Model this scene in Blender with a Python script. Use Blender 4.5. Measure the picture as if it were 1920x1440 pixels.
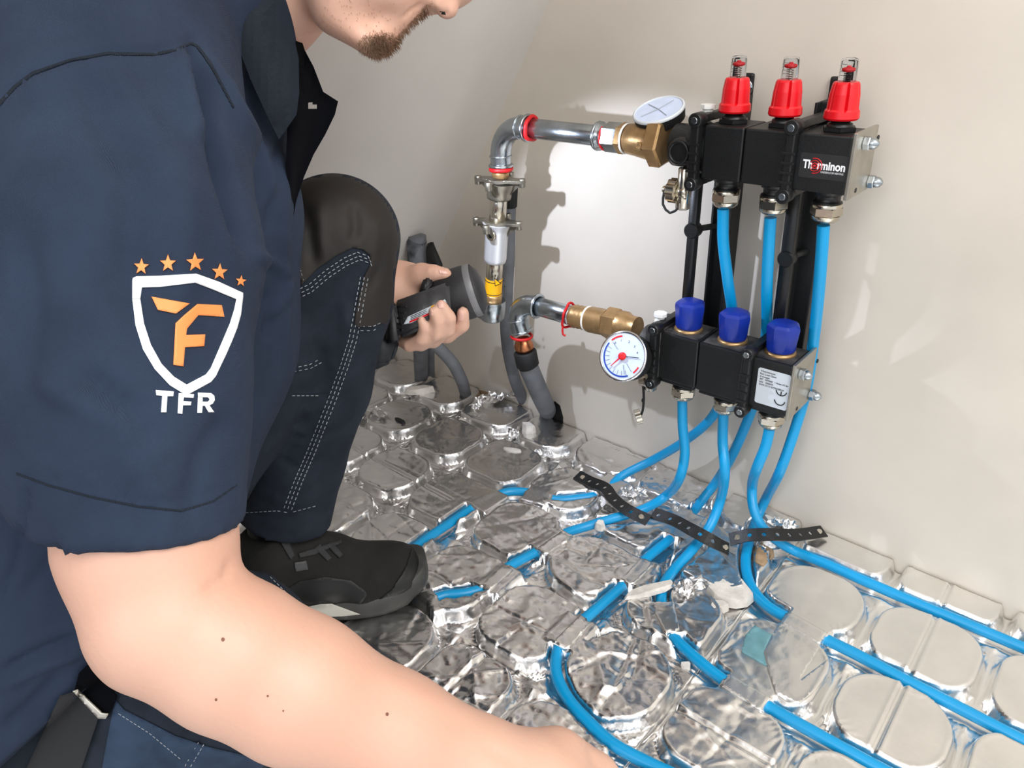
import bpy, bmesh, math, random
import numpy as np
from mathutils import Vector, Matrix, geometry
from mathutils.bvhtree import BVHTree
random.seed(7)
S = bpy.context.scene
for o in list(bpy.data.objects): bpy.data.objects.remove(o)
# ---------------------------------------------------------------- camera
PITCH, ROLL, YAW, FPX = math.radians(27.07), math.radians(-1.98), math.radians(-41.03), 1419.4
CAM = Vector((0.0, -0.966, 0.72))
fw = Vector((math.sin(YAW)*math.cos(PITCH), math.cos(YAW)*math.cos(PITCH), -math.sin(PITCH)))
rt = Vector((math.cos(YAW), -math.sin(YAW), 0)); up = rt.cross(fw)
rt, up = math.cos(ROLL)*rt + math.sin(ROLL)*up, -math.sin(ROLL)*rt + math.cos(ROLL)*up
cd = bpy.data.cameras.new('camera'); cam = bpy.data.objects.new('camera', cd); S.collection.objects.link(cam)
cd.sensor_width = 36; cd.lens = 36*FPX/1920; cd.clip_start = 0.02
cam.matrix_world = Matrix(((rt.x, up.x, -fw.x, CAM.x), (rt.y, up.y, -fw.y, CAM.y), (rt.z, up.z, -fw.z, CAM.z), (0, 0, 0, 1)))
S.camera = cam
# ---------------------------------------------------------------- light and exposure
S.view_settings.view_transform = 'Standard'; S.view_settings.look = 'None'
S.view_settings.gamma = 1; S.view_settings.use_curve_mapping = False
S.view_settings.exposure = 0.03
w = bpy.data.worlds.new('world'); S.world = w; w.use_nodes = True
w.node_tree.nodes['Background'].inputs[0].default_value = (0.93, 0.96, 1.0, 1)
w.node_tree.nodes['Background'].inputs[1].default_value = 1.25
def area(name, loc, target, size, power, col, size_y=None, spread=None):
    l = bpy.data.lights.new(name, 'AREA'); l.energy = power; l.color = col; l.size = size
    if size_y: l.shape = 'RECTANGLE'; l.size_y = size_y
    if spread: l.spread = spread
    o = bpy.data.objects.new(name, l); S.collection.objects.link(o); o.location = loc
    o.rotation_euler = (Vector(target)-Vector(loc)).to_track_quat('-Z', 'Y').to_euler(); return o
area('roof_window_light', (1.0, -.9, 2.0), (-.5, -.1, .3), 1.0, 30, (1, .97, .93))
area('room_window_light', (-.2, -2.6, 1.7), (-.5, -.2, .3), 1.2, 22, (.93, .96, 1))
# ---------------------------------------------------------------- picture geometry helpers
def ray(px, py): return (px-960)/FPX*rt - (py-720)/FPX*up + fw
def At(px, py, t): return CAM + ray(px, py)*t
def onY(px, py, y=0.0):
    d = ray(px, py); return CAM + d*((y-CAM.y)/d.y)
def onZ(px, py, z=0.0):
    d = ray(px, py); return CAM + d*((z-CAM.z)/d.z)
def onX(px, py, x):
    d = ray(px, py); return CAM + d*((x-CAM.x)/d.x)
def proj(P):
    v = Vector(P)-CAM; t = v.dot(fw); return 960+FPX*v.dot(rt)/t, 720-FPX*v.dot(up)/t, t
def wall_y(x): return -.045*x
# ---------------------------------------------------------------- materials
MATS = {}
def mat(name, col, rough=.5, metal=0, var=0, vscale=20, bump=0, bscale=100, spec=None, sss=0, trans=0, col2=None, coat=0, stretch=None, ior=None):
    if name in MATS: return MATS[name]
    m = bpy.data.materials.new(name); m.use_nodes = True; nt = m.node_tree; b = nt.nodes['Principled BSDF']
    def lin(c): return tuple(((v/12.92) if v <= .04045 else ((v+.055)/1.055)**2.4) for v in c)+(1,)
    b.inputs['Base Color'].default_value = lin(col); b.inputs['Roughness'].default_value = rough; b.inputs['Metallic'].default_value = metal
    if spec is not None: b.inputs['Specular IOR Level'].default_value = spec
    if sss: b.inputs['Subsurface Weight'].default_value = sss; b.inputs['Subsurface Radius'].default_value = (.01, .004, .002); b.inputs['Subsurface Scale'].default_value = 1
    if trans: b.inputs['Transmission Weight'].default_value = trans
    if ior: b.inputs['IOR'].default_value = ior
    if coat: b.inputs['Coat Weight'].default_value = coat
    tc = nt.nodes.new('ShaderNodeTexCoord'); src = tc.outputs['Object']
    if stretch:
        mp = nt.nodes.new('ShaderNodeMapping'); mp.inputs['Scale'].default_value = stretch; nt.links.new(src, mp.inputs[0]); src = mp.outputs[0]
    if var or col2:
        n = nt.nodes.new('ShaderNodeTexNoise'); n.inputs['Scale'].default_value = vscale; n.inputs['Detail'].default_value = 5; nt.links.new(src, n.inputs['Vector'])
        r = nt.nodes.new('ShaderNodeValToRGB'); r.color_ramp.elements[0].position = .35; r.color_ramp.elements[1].position = .68
        c2 = col2 or tuple(max(0, min(1, v*(1-var))) for v in col); r.color_ramp.elements[0].color = lin(col); r.color_ramp.elements[1].color = lin(c2)
        nt.links.new(n.outputs['Fac'], r.inputs[0]); nt.links.new(r.outputs[0], b.inputs['Base Color'])
    if bump:
        n = nt.nodes.new('ShaderNodeTexNoise'); n.inputs['Scale'].default_value = bscale; n.inputs['Detail'].default_value = 4; nt.links.new(src, n.inputs['Vector'])
        bp = nt.nodes.new('ShaderNodeBump'); bp.inputs['Strength'].default_value = bump; bp.inputs['Distance'].default_value = .002
        nt.links.new(n.outputs['Fac'], bp.inputs['Height']); nt.links.new(bp.outputs[0], b.inputs['Normal'])
    MATS[name] = m; return m
def weave(name, col, scale=900, strength=.35, col2=None, vscale=14, rough=.85):
    """cloth: soft colour variation and a fine diagonal rib"""
    m = mat(name, col, rough, col2=col2, var=.12, vscale=vscale, spec=.25)
    nt = m.node_tree; b = nt.nodes['Principled BSDF']
    tc = nt.nodes.new('ShaderNodeTexCoord'); wv = nt.nodes.new('ShaderNodeTexWave'); wv.wave_type = 'BANDS'; wv.bands_direction = 'DIAGONAL'
    wv.inputs['Scale'].default_value = scale/6.28; wv.inputs['Distortion'].default_value = .6; nt.links.new(tc.outputs['Object'], wv.inputs['Vector'])
    bp = nt.nodes.new('ShaderNodeBump'); bp.inputs['Strength'].default_value = strength; bp.inputs['Distance'].default_value = .0006
    n = nt.nodes.new('ShaderNodeTexNoise'); n.inputs['Scale'].default_value = 16; n.inputs['Detail'].default_value = 3; nt.links.new(tc.outputs['Object'], n.inputs['Vector'])
    b2 = nt.nodes.new('ShaderNodeBump'); b2.inputs['Strength'].default_value = .35; b2.inputs['Distance'].default_value = .02
    nt.links.new(n.outputs['Fac'], b2.inputs['Height']); nt.links.new(b2.outputs[0], bp.inputs['Normal'])
    nt.links.new(wv.outputs['Fac'], bp.inputs['Height']); nt.links.new(bp.outputs[0], b.inputs['Normal'])
    return m
M_wall = mat('painted_plaster', (.84, .805, .755), .75, var=.05, vscale=5, bump=.12, bscale=40)
M_slope = mat('painted_slope', (.835, .815, .79), .8, var=.04, vscale=4, bump=.1, bscale=30)
M_foil = mat('foil', (.97, .965, .955), .28, 1, var=.05, vscale=14, bump=.16, bscale=120)
M_foilc = mat('foil_crumpled', (.955, .95, .945), .27, 1, var=.08, vscale=18, bump=.30, bscale=90)
M_base = mat('grey_foam', (.55, .55, .55), .9)
M_blue = mat('blue_pipe', (.0, .60, .83), .36, var=.06, vscale=8, spec=.5)
M_black = mat('black_plastic', (.075, .08, .085), .42, var=.3, vscale=30, bump=.12, bscale=500)
M_blackdusty = mat('black_plastic_dusty', (.10, .10, .105), .6, col2=(.30, .29, .28), vscale=60, bump=.1, bscale=300)
M_rubber = mat('black_rubber', (.06, .06, .06), .7, bump=.1, bscale=200)
M_red = mat('red_plastic', (.86, .06, .11), .35, spec=.5)
M_redp = mat('red_ring', (.75, .05, .08), .5)
M_navyknob = mat('blue_knob_plastic', (.06, .17, .56), .38, var=.1, vscale=60)
M_brass = mat('brass', (.72, .58, .40), .38, .75, var=.15, vscale=60, bump=.1, bscale=300)
M_copper = mat('copper', (.80, .52, .36), .28, 1, var=.2, vscale=60)
M_nickel = mat('nickel', (.80, .77, .71), .22, 1, var=.08, vscale=60)
M_chrome = mat('chrome', (.86, .86, .86), .13, 1)
M_galv = mat('galvanised_steel', (.72, .75, .77), .24, 1, var=.15, vscale=35, bump=.08, bscale=200)
M_steel = mat('steel_plate', (.70, .68, .64), .38, .9, var=.1, vscale=40)
M_cast = mat('cast_metal', (.62, .60, .55), .35, .9, var=.2, vscale=60, bump=.2, bscale=200)
M_grey = mat('grey_insulation', (.43, .44, .46), .75, var=.15, vscale=30, bump=.2, bscale=120)
M_torn = mat('torn_grey_insulation', (.40, .42, .44), .8, col2=(.12, .12, .13), vscale=45, bump=.5, bscale=90)
M_white = mat('white_plastic', (.92, .92, .90), .4)
M_foam = mat('white_foam', (.88, .86, .83), .85, var=.12, vscale=70, bump=.6, bscale=120)
M_label = mat('label_white', (.80, .83, .86), .5)
M_ink = mat('ink_black', (.05, .05, .06), .6)
M_inkw = mat('ink_white', (.95, .95, .96), .5)
M_inkr = mat('ink_red', (.85, .08, .12), .5)
M_inkb = mat('ink_blue', (.10, .25, .62), .5)
M_yel = mat('yellow_label', (.96, .70, .05), .5)
M_glass = mat('clear_plastic', (.96, .97, .98), .05, trans=1, ior=1.08)
M_tan = mat('tan_tape', (.66, .55, .42), .6, var=.1, vscale=80)
M_teal = mat('teal_film', (.50, .70, .74), .3, .3, var=.1, vscale=60)
M_shirt = weave('navy_pique_cotton', (.158, .205, .282), 5200, .35, col2=(.125, .168, .24))
M_shirt2 = weave('navy_collar_rib', (.13, .158, .20), 3000, .9, col2=(.115, .145, .185))
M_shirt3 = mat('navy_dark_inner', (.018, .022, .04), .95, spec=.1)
M_jean = weave('dark_denim', (.145, .175, .22), 3800, .5, col2=(.10, .125, .165), vscale=30)
M_jean2 = weave('blue_denim', (.215, .28, .37), 3800, .5, col2=(.15, .205, .285), vscale=30)
M_knee = mat('black_knee_fabric', (.125, .105, .09), .7, col2=(.085, .072, .062), vscale=18, bump=.25, bscale=60)
M_stitch = mat('grey_stitching', (.58, .60, .62), .8)
M_orange = mat('orange_print', (.93, .56, .30), .6)
M_print = mat('white_print', (.93, .94, .95), .6)
M_skin = mat('skin', (.825, .66, .575), .48, col2=(.81, .625, .54), vscale=9, sss=.06, bump=.12, bscale=260)
M_hair = mat('brown_beard', (.53, .42, .33), .7)
M_mole = mat('mole', (.45, .29, .22), .6)
M_strap = mat('black_webbing', (.20, .205, .22), .8, bump=1.0, bscale=900, stretch=(1, 1, 6))
M_shoe = mat('black_suede', (.062, .058, .055), .9, col2=(.10, .095, .09), vscale=35, bump=.3, bscale=350)
M_shoe2 = mat('black_shoe_trim', (.035, .035, .035), .55)
M_sole = mat('shoe_sole', (.17, .17, .165), .55, col2=(.26, .26, .25), vscale=25)
M_midsole = mat('grey_midsole', (.74, .73, .69), .6)
M_tool = mat('tool_grey_plastic', (.215, .215, .225), .5, col2=(.28, .28, .285), vscale=30, bump=.15, bscale=400)
M_tool2 = mat('tool_rubber', (.13, .13, .14), .55, col2=(.19, .19, .20), vscale=40)
# ---------------------------------------------------------------- object helpers
def link(name, me, m=None, parent=None, smooth=False):
    o = bpy.data.objects.new(name, me); S.collection.objects.link(o)
    if m: me.materials.append(m)
    if smooth:
        me.polygons.foreach_set('use_smooth', [True]*len(me.polygons))
    if parent:
        o.parent = parent; o.matrix_parent_inverse = Matrix.Translation(-PLOC.get(parent.name, Vector((0, 0, 0))))
    return o
PLOC = {}
def raw(name, V, F, m=None, parent=None, smooth=False):
    me = bpy.data.meshes.new(name); me.from_pydata([tuple(v) for v in V], [], F); me.update(); return link(name, me, m, parent, smooth)
def thing(name, loc, label, cat, group=None):
    o = bpy.data.objects.new(name, None); S.collection.objects.link(o); o.location = loc; o.empty_display_size = .02
    o['label'] = label; o['category'] = cat
    if group: o['group'] = group
    PLOC[o.name] = Vector(loc); return o
def tag(o, label, cat, group=None):
    o['label'] = label; o['category'] = cat
    if group: o['group'] = group
    return o
def struct(o): o['kind'] = 'structure'; return o
def frame(ax):
    ax = Vector(ax).normalized(); h = Vector((0, 0, 1)) if abs(ax.z) < .9 else Vector((1, 0, 0))
    u = h.cross(ax).normalized(); return u, ax.cross(u), ax
class MB:
    def __init__(s): s.b = bmesh.new()
    def _add(s, V, F, sm=False):
        vs = [s.b.verts.new(v) for v in V]
        for f in F:
            try: fc = s.b.faces.new([vs[i] for i in f]); fc.smooth = sm
            except ValueError: pass
        return vs
    def box(s, lo, hi, bev=0, M=None):
        t = bmesh.new(); bmesh.ops.create_cube(t, size=1)
        lo, hi = Vector(lo), Vector(hi)
        for v in t.verts: v.co = Vector(((lo.x+hi.x)/2+v.co.x*(hi.x-lo.x), (lo.y+hi.y)/2+v.co.y*(hi.y-lo.y), (lo.z+hi.z)/2+v.co.z*(hi.z-lo.z)))
        if bev: bmesh.ops.bevel(t, geom=list(t.edges), offset=bev, segments=2, profile=.6, affect='EDGES')
        if M is not None: bmesh.ops.transform(t, matrix=M, verts=t.verts)
        s._merge(t); return s
    def _merge(s, t):
        t.verts.index_update(); vs = [s.b.verts.new(v.co) for v in t.verts]
        for f in t.faces:
            n = s.b.faces.new([vs[v.index] for v in f.verts]); n.smooth = f.smooth
        t.free()
    def lathe(s, o, ax, prof, n=28, sm=True, cap=True, phase=0):
        """prof: (distance along axis, radius)"""
        u, v, ax = frame(ax); o = Vector(o); V = []; F = []
        for d, r in prof:
            for k in range(n):
                a = 2*math.pi*k/n+phase; V.append(o+ax*d+(u*math.cos(a)+v*math.sin(a))*r)
        for i in range(len(prof)-1):
            for k in range(n):
                F.append((i*n+k, i*n+(k+1) % n, (i+1)*n+(k+1) % n, (i+1)*n+k))
        vs = s._add(V, F, sm)
        if cap:
            for ring, rev in ((vs[:n], True), (vs[-n:], False)):
                c = [s.b.verts.new(q.co) for q in ring]
                try: s.b.faces.new(c[::-1] if rev else c)
                except ValueError: pass
        return s
    def cyl(s, a, b, r, r2=None, n=24, sm=True, bev=.12):
        a, b = Vector(a), Vector(b); L = (b-a).length; r2 = r if r2 is None else r2; e = min(r, r2)*bev; e = min(e, L*.3)
        return s.lathe(a, b-a, [(0, r-e), (e, r), (L-e, r2), (L, r2-e)], n, sm)
    def hexa(s, a, b, r, r2=None, ph=0):
        a, b = Vector(a), Vector(b); L = (b-a).length; r2 = r2 or r
        return s.lathe(a, b-a, [(0, r*.9), (L*.12, r), (L*.88, r2), (L, r2*.9)], 6, False, phase=ph)
    def ring(s, c, ax, R, r, n=32, m=10, a0=0, a1=2*math.pi, wob=0):
        u, v, ax = frame(ax); c = Vector(c); pts = []
        full = abs(a1-a0-2*math.pi) < 1e-6
        for k in range(n+(0 if full else 1)):
            a = a0+(a1-a0)*k/n; rr = R*(1+wob*math.sin(5*a+1)); pts.append(c+(u*math.cos(a)+v*math.sin(a))*rr+ax*(wob*R*math.sin(3*a)))
        return s.tube(pts, r, m, closed=full, spl=False)
    def tube(s, pts, r, n=16, closed=False, spl=True, step=.006, flat=None):
        pts = [Vector(p) for p in pts]
        if spl: pts = spline(pts, step)
        N = len(pts); V = []; F = []
        rad = r if callable(r) else (lambda q: r)
        T = []
        for i in range(N):
            a = pts[(i-1) % N] if (closed or i > 0) else pts[i]; b = pts[(i+1) % N] if (closed or i < N-1) else pts[i]
            T.append((b-a).normalized())
        u, _, _ = frame(T[0])
        for i in range(N):
            u = (u-T[i]*u.dot(T[i])).normalized(); v = T[i].cross(u)
            for k in range(n):
                a = 2*math.pi*k/n; rr = rad(i/(N-1)); V.append(pts[i]+(u*math.cos(a)+v*math.sin(a))*rr)
        M = N if closed else N-1
        for i in range(M):
            for k in range(n):
                j = (i+1) % N; F.append((i*n+k, i*n+(k+1) % n, j*n+(k+1) % n, j*n+k))
        vs = s._add(V, F, True)
        if not closed:
            for ring, rev in ((vs[:n], True), (vs[-n:], False)):
                c = [s.b.verts.new(q.co) for q in ring]; s.b.faces.new(c[::-1] if rev else c)
        return s
    def prism(s, poly, o, U, Vv, N, th, bev=0):
        """polygon in the (U, V) plane at o, thickened along N"""
        o, U, Vv, N = Vector(o), Vector(U), Vector(Vv), Vector(N); t = bmesh.new()
        a = [t.verts.new(o+U*x+Vv*y) for x, y in poly]; b = [t.verts.new(o+U*x+Vv*y+N*th) for x, y in poly]; n = len(poly)
        t.faces.new(a[::-1]); t.faces.new(b)
        for i in range(n): t.faces.new((a[i], a[(i+1) % n], b[(i+1) % n], b[i]))
        bmesh.ops.recalc_face_normals(t, faces=t.faces)
        if bev: bmesh.ops.bevel(t, geom=list(t.edges), offset=bev, segments=2, affect='EDGES')
        s._merge(t); return s
    def hull(s, pts, bev=0, seg=3):
        t = bmesh.new(); vs = [t.verts.new(p) for p in pts]; r = bmesh.ops.convex_hull(t, input=vs)
        bmesh.ops.delete(t, geom=[g for g in r['geom_interior'] if isinstance(g, bmesh.types.BMVert)], context='VERTS')
        bmesh.ops.dissolve_limit(t, angle_limit=.15, verts=t.verts, edges=t.edges)
        if bev: bmesh.ops.bevel(t, geom=list(t.edges), offset=bev, segments=seg, affect='EDGES')
        for f in t.faces: f.smooth = bool(bev)
        s._merge(t); return s
    def sphere(s, c, r, sc=(1, 1, 1), n=20):
        t = bmesh.new(); bmesh.ops.create_uvsphere(t, u_segments=n, v_segments=n//2, radius=r)
        for v in t.verts: v.co = Vector(c)+Vector((v.co.x*sc[0], v.co.y*sc[1], v.co.z*sc[2]))
        for f in t.faces: f.smooth = True
        s._merge(t); return s
    def build(s, name, m, parent=None):
        me = bpy.data.meshes.new(name); bmesh.ops.recalc_face_normals(s.b, faces=s.b.faces); s.b.to_mesh(me); s.b.free()
        return link(name, me, m, parent)
def spline(pts, step=.006):
    """Catmull-Rom (centripetal-ish) resampled"""
    P = [pts[0]*2-pts[1]]+list(pts)+[pts[-1]*2-pts[-2]]; out = []
    for i in range(1, len(P)-2):
        p0, p1, p2, p3 = P[i-1:i+3]; L = (p2-p1).length; n = max(2, int(L/step))
        t01 = max((p1-p0).length, 1e-4)**.5; t12 = max(L, 1e-4)**.5; t23 = max((p3-p2).length, 1e-4)**.5
        m1 = (p2-p1)+t12*((p1-p0)/t01-(p2-p0)/(t01+t12)); m2 = (p2-p1)+t12*((p3-p2)/t23-(p3-p1)/(t12+t23))
        for k in range(n):
            t = k/n; out.append((2*t**3-3*t**2+1)*p1+(t**3-2*t**2+t)*m1+(-2*t**3+3*t**2)*p2+(t**3-t**2)*m2)
    out.append(P[-2]); return out
def textmesh(txt, size, off=0):
    c = bpy.data.curves.new('t', 'FONT'); c.body = txt; c.size = size; c.offset = off; c.resolution_u = 3
    o = bpy.data.objects.new('t', c); S.collection.objects.link(o); bpy.context.view_layer.update()
    me = bpy.data.meshes.new_from_object(o.evaluated_get(bpy.context.evaluated_depsgraph_get()))
    V = [v.co.copy() for v in me.vertices]; F = [tuple(p.vertices) for p in me.polygons]
    bpy.data.objects.remove(o); bpy.data.curves.remove(c); bpy.data.meshes.remove(me); return V, F
def text_on(name, txt, o, U, Vv, N, size, m, parent, off=0, width=None, lift=.0002, shear=0):
    V, F = textmesh(txt, size, off); w = max(v.x for v in V)-min(v.x for v in V); x0 = min(v.x for v in V); k = (width/w) if width else 1
    o, U, Vv, N = Vector(o), Vector(U), Vector(Vv), Vector(N)
    return raw(name, [o+U*((v.x-x0)*k+shear*v.y)+Vv*v.y+N*lift for v in V], F, m, parent)
# ---------------------------------------------------------------- implicit surfaces
def sdf_prim(p, P):
    """P: (N,3) array; p: dict a,b,ra,rb,(dir,s)"""
    a = np.array(p['a'], np.float32); b = np.array(p['b'], np.float32); Q = P-a; d = b-a
    if p.get('dir') is not None:
        n = np.array(Vector(p['dir']).normalized(), np.float32); s = p['s']
        Q = Q+np.outer(Q@n, n)*(1/s-1); d = d+n*(d@n)*(1/s-1)
    L2 = max(float(d@d), 1e-10); h = np.clip(Q@d/L2, 0, 1); r = p['ra']+(p['rb']-p['ra'])*h
    D = np.sqrt(((Q-h[:, None]*d)**2).sum(1))-r
    if p.get('cut'): D = np.maximum(D, (P-np.array(p['cut'][0], np.float32))@np.array(p['cut'][1], np.float32))
    return D
def sdf_eval(prims, P, cuts=()):
    F = np.full(len(P), 1.0, np.float32)
    for p in prims:
        pad = max(p['ra'], p['rb'])*p.get('s', 1)+.05; a, b = np.array(p['a']), np.array(p['b'])
        lo = np.minimum(a, b)-pad; hi = np.maximum(a, b)+pad
        m = np.all((P > lo) & (P < hi), axis=1)
        if not m.any(): continue
        d = sdf_prim(p, P[m]); k = p.get('k', .02); f = F[m]
        h = np.clip(.5+.5*(f-d)/k, 0, 1)
        F[m] = (f*(1-h)+d*h)-k*h*(1-h)
    for o, n in cuts:
        F = np.maximum(F, (P-np.array(o, np.float32))@np.array(Vector(n).normalized(), np.float32))
    return F
def isomesh(prims, h, cuts=(), disp=None):
    lo = np.min([np.minimum(p['a'], p['b'])-max(p['ra'], p['rb'])*p.get('s', 1) for p in prims], 0)-2*h
    hi = np.max([np.maximum(p['a'], p['b'])+max(p['ra'], p['rb'])*p.get('s', 1) for p in prims], 0)+2*h
    n = np.ceil((hi-lo)/h).astype(int)+1
    F = np.full(n, 1.0, np.float32); ax = [lo[i]+h*np.arange(n[i]) for i in range(3)]
    for p in prims:
        pad = max(p['ra'], p['rb'])*p.get('s', 1)+.03; a, b = np.array(p['a']), np.array(p['b'])
        l = np.maximum(((np.minimum(a, b)-pad-lo)/h).astype(int), 0); u = np.minimum(((np.maximum(a, b)+pad-lo)/h).astype(int)+1, n)
        G = np.stack(np.meshgrid(*[ax[i][l[i]:u[i]] for i in range(3)], indexing='ij'), -1).astype(np.float32); sh = G.shape[:3]
        d = sdf_prim(p, G.reshape(-1, 3)).reshape(sh); sl = tuple(slice(l[i], u[i]) for i in range(3)); f = F[sl]; k = p.get('k', .02)
        hh = np.clip(.5+.5*(f-d)/k, 0, 1); F[sl] = (f*(1-hh)+d*hh)-k*hh*(1-hh)
    for o, nn in cuts:
        nn = np.array(Vector(nn).normalized()); o = np.array(o)
        pl = (ax[0][:, None, None]-o[0])*nn[0]+(ax[1][None, :, None]-o[1])*nn[1]+(ax[2][None, None, :]-o[2])*nn[2]
        F = np.maximum(F, pl.astype(np.float32))
    sg = F < 0; cs = sum(sg[i:n[0]-1+i, j:n[1]-1+j, k:n[2]-1+k].astype(np.int8) for i in (0, 1) for j in (0, 1) for k in (0, 1))
    cells = np.argwhere((cs > 0) & (cs < 8)); idx = -np.ones(n-1, np.int64); idx[tuple(cells.T)] = np.arange(len(cells))
    acc = np.zeros((len(cells), 3)); cnt = np.zeros(len(cells))
    C = [(i, j, k) for i in (0, 1) for j in (0, 1) for k in (0, 1)]
    for A in C:
        for B in C:
            if sum(abs(A[q]-B[q]) for q in range(3)) == 1 and A < B:
                fa = F[tuple((cells+A).T)]; fb = F[tuple((cells+B).T)]; m = (fa < 0) != (fb < 0)
                t = np.where(m, fa/np.where(m, fa-fb, 1), 0)
                acc[m] += (np.array(A)+(np.array(B)-np.array(A))*t[m, None]); cnt[m] += 1
    V = lo+h*(cells+acc/cnt[:, None]); quads = []
    for d in range(3):
        e = np.zeros(3, int); e[d] = 1; s1 = [slice(1, n[i]-1) for i in range(3)]; s1[d] = slice(0, n[d]-1); s2 = list(s1); s2[d] = slice(1, n[d])
        a = sg[tuple(s1)]; b = sg[tuple(s2)]; ed = np.argwhere(a != b)
        off = np.ones(3, int); off[d] = 0; ed = ed+off; pos = a[tuple((ed-off).T)]
        o1, o2 = [(1, 2), (2, 0), (0, 1)][d]; E1 = np.zeros(3, int); E1[o1] = 1; E2 = np.zeros(3, int); E2[o2] = 1
        q = np.stack([idx[tuple((ed-E1-E2).T)], idx[tuple((ed-E2).T)], idx[tuple(ed.T)], idx[tuple((ed-E1).T)]], 1)
        q[~pos] = q[~pos][:, ::-1]; quads.append(q)
    Q = np.concatenate(quads)
    # relax
    for _ in range(2):
        A = np.zeros_like(V); c = np.zeros(len(V))
        for i in range(4):
            np.add.at(A, Q[:, i], V[Q[:, (i+1) % 4]]); np.add.at(c, Q[:, i], 1)
            np.add.at(A, Q[:, i], V[Q[:, (i-1) % 4]]); np.add.at(c, Q[:, i], 1)
        V = .5*V+.5*A/np.maximum(c, 1)[:, None]
    return V, Q
def vnormals(V, Q):
    fn = np.cross(V[Q[:, 2]]-V[Q[:, 0]], V[Q[:, 3]]-V[Q[:, 1]]); N = np.zeros_like(V)
    for i in range(4): np.add.at(N, Q[:, i], fn)
    return N/np.maximum(np.linalg.norm(N, axis=1), 1e-12)[:, None]
nrt, nup, nfw, nC = (np.array(q) for q in (rt, up, fw, CAM))
def nproj(V):
    d = V-nC; t = d@nfw; return 960+FPX*(d@nrt)/t, 720-FPX*(d@nup)/t, t
def creases(V, Q, strokes):
    """strokes: (polyline seen from the doorway, half width px, height m (+ fold, - groove))"""
    N = vnormals(V, Q); x, y, t = nproj(V); face = ((V-nC)*N).sum(1) < 0; D = np.zeros(len(V))
    for pl, wd, amp in strokes:
        best = np.full(len(V), 1e9); fr = np.zeros(len(V)); L = len(pl)-1
        for i in range(L):
            ax_, ay = pl[i]; bx, by = pl[i+1]; dx, dy = bx-ax_, by-ay; q = np.clip(((x-ax_)*dx+(y-ay)*dy)/(dx*dx+dy*dy), 0, 1)
            dd = np.hypot(x-ax_-q*dx, y-ay-q*dy); m = dd < best; best[m] = dd[m]; fr[m] = ((i+q)/L)[m]
        D += amp*np.exp(-(best/wd)**2)*np.clip(np.minimum(fr, 1-fr)*5+.15, 0, 1)*face
    return V+N*D[:, None]
def npmesh(name, V, Q, m, parent=None, smooth=True):
    me = bpy.data.meshes.new(name); me.vertices.add(len(V)); me.vertices.foreach_set('co', np.asarray(V, np.float32).ravel())
    k = Q.shape[1]; me.loops.add(Q.size); me.loops.foreach_set('vertex_index', Q.astype(np.int32).ravel())
    me.polygons.add(len(Q)); me.polygons.foreach_set('loop_start', np.arange(0, Q.size, k, dtype=np.int32)); me.polygons.foreach_set('loop_total', np.full(len(Q), k, np.int32))
    me.update(calc_edges=True); me.validate(); return link(name, me, m, parent, smooth)
def bvh(V, Q): return BVHTree.FromPolygons([tuple(v) for v in V], [tuple(int(i) for i in q) for q in Q])
def inpoly(x, y, P):
    c = False; j = len(P)-1
    for i in range(len(P)):
        if (P[i][1] > y) != (P[j][1] > y) and x < (P[j][0]-P[i][0])*(y-P[i][1])/(P[j][1]-P[i][1])+P[i][0]: c = not c
        j = i
    return c
def decal(name, polys, tree, m, parent, lift=.0012, step=6, under=.002):
    """cloth patch or print lying on a surface: polygons draped on it with real thickness"""
    V = []; F = []
    for P in polys:
        B = []
        for i in range(len(P)):
            a, b = P[i], P[(i+1) % len(P)]; n = max(1, int(math.hypot(b[0]-a[0], b[1]-a[1])/step))
            for k in range(n): B.append((a[0]+(b[0]-a[0])*k/n, a[1]+(b[1]-a[1])*k/n))
        nb = len(B); pts = [Vector(q) for q in B]; x0, x1 = min(q[0] for q in B), max(q[0] for q in B); y0, y1 = min(q[1] for q in B), max(q[1] for q in B)
        yy = y0+step*.5
        while yy < y1:
            xx = x0+step*.5
            while xx < x1:
                if inpoly(xx, yy, B) and min((xx-q[0])**2+(yy-q[1])**2 for q in B) > (step*.45)**2: pts.append(Vector((xx, yy)))
                xx += step
            yy += step
        vo, eo, fo, ov, oe, of = geometry.delaunay_2d_cdt(pts, [], [list(range(nb))], 1, 1e-4)
        W = []; lowv = []
        for q in vo:
            d = ray(q.x, q.y).normalized(); loc, nr, _, _ = tree.ray_cast(CAM, d)
            if loc is None: W.append(None); lowv.append(None); continue
            if nr.dot(d) > 0: nr = -nr
            W.append(loc-d*lift); lowv.append(loc+d*under)
        keep = {}
        for f in fo:
            if any(W[i] is None for i in f): continue
            c = [W[i] for i in f]
            if max((c[i]-c[i-1]).length for i in range(len(c))) > .03: continue
            ids = []
            for i in f:
                if i not in keep: keep[i] = len(V); V.append(W[i])
                ids.append(keep[i])
            F.append(ids)
        # turned-down rim
        ec = {}
        for f in F[-len(fo):] if fo else []:
            for i in range(len(f)):
                e = (f[i], f[i-1]); ec[tuple(sorted(e))] = ec.get(tuple(sorted(e)), []) + [e]
        inv = {v: k for k, v in keep.items()}; lowi = {}
        for k, es in ec.items():
            if len(es) == 1 and es[0][0] in inv and es[0][1] in inv:
                a, b = es[0]
                for q in (a, b):
                    if q not in lowi: lowi[q] = len(V); V.append(lowv[inv[q]])
                F.append([a, b, lowi[b], lowi[a]])
    if not V: return None
    return raw(name, V, F, m, parent, smooth=True)
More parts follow.
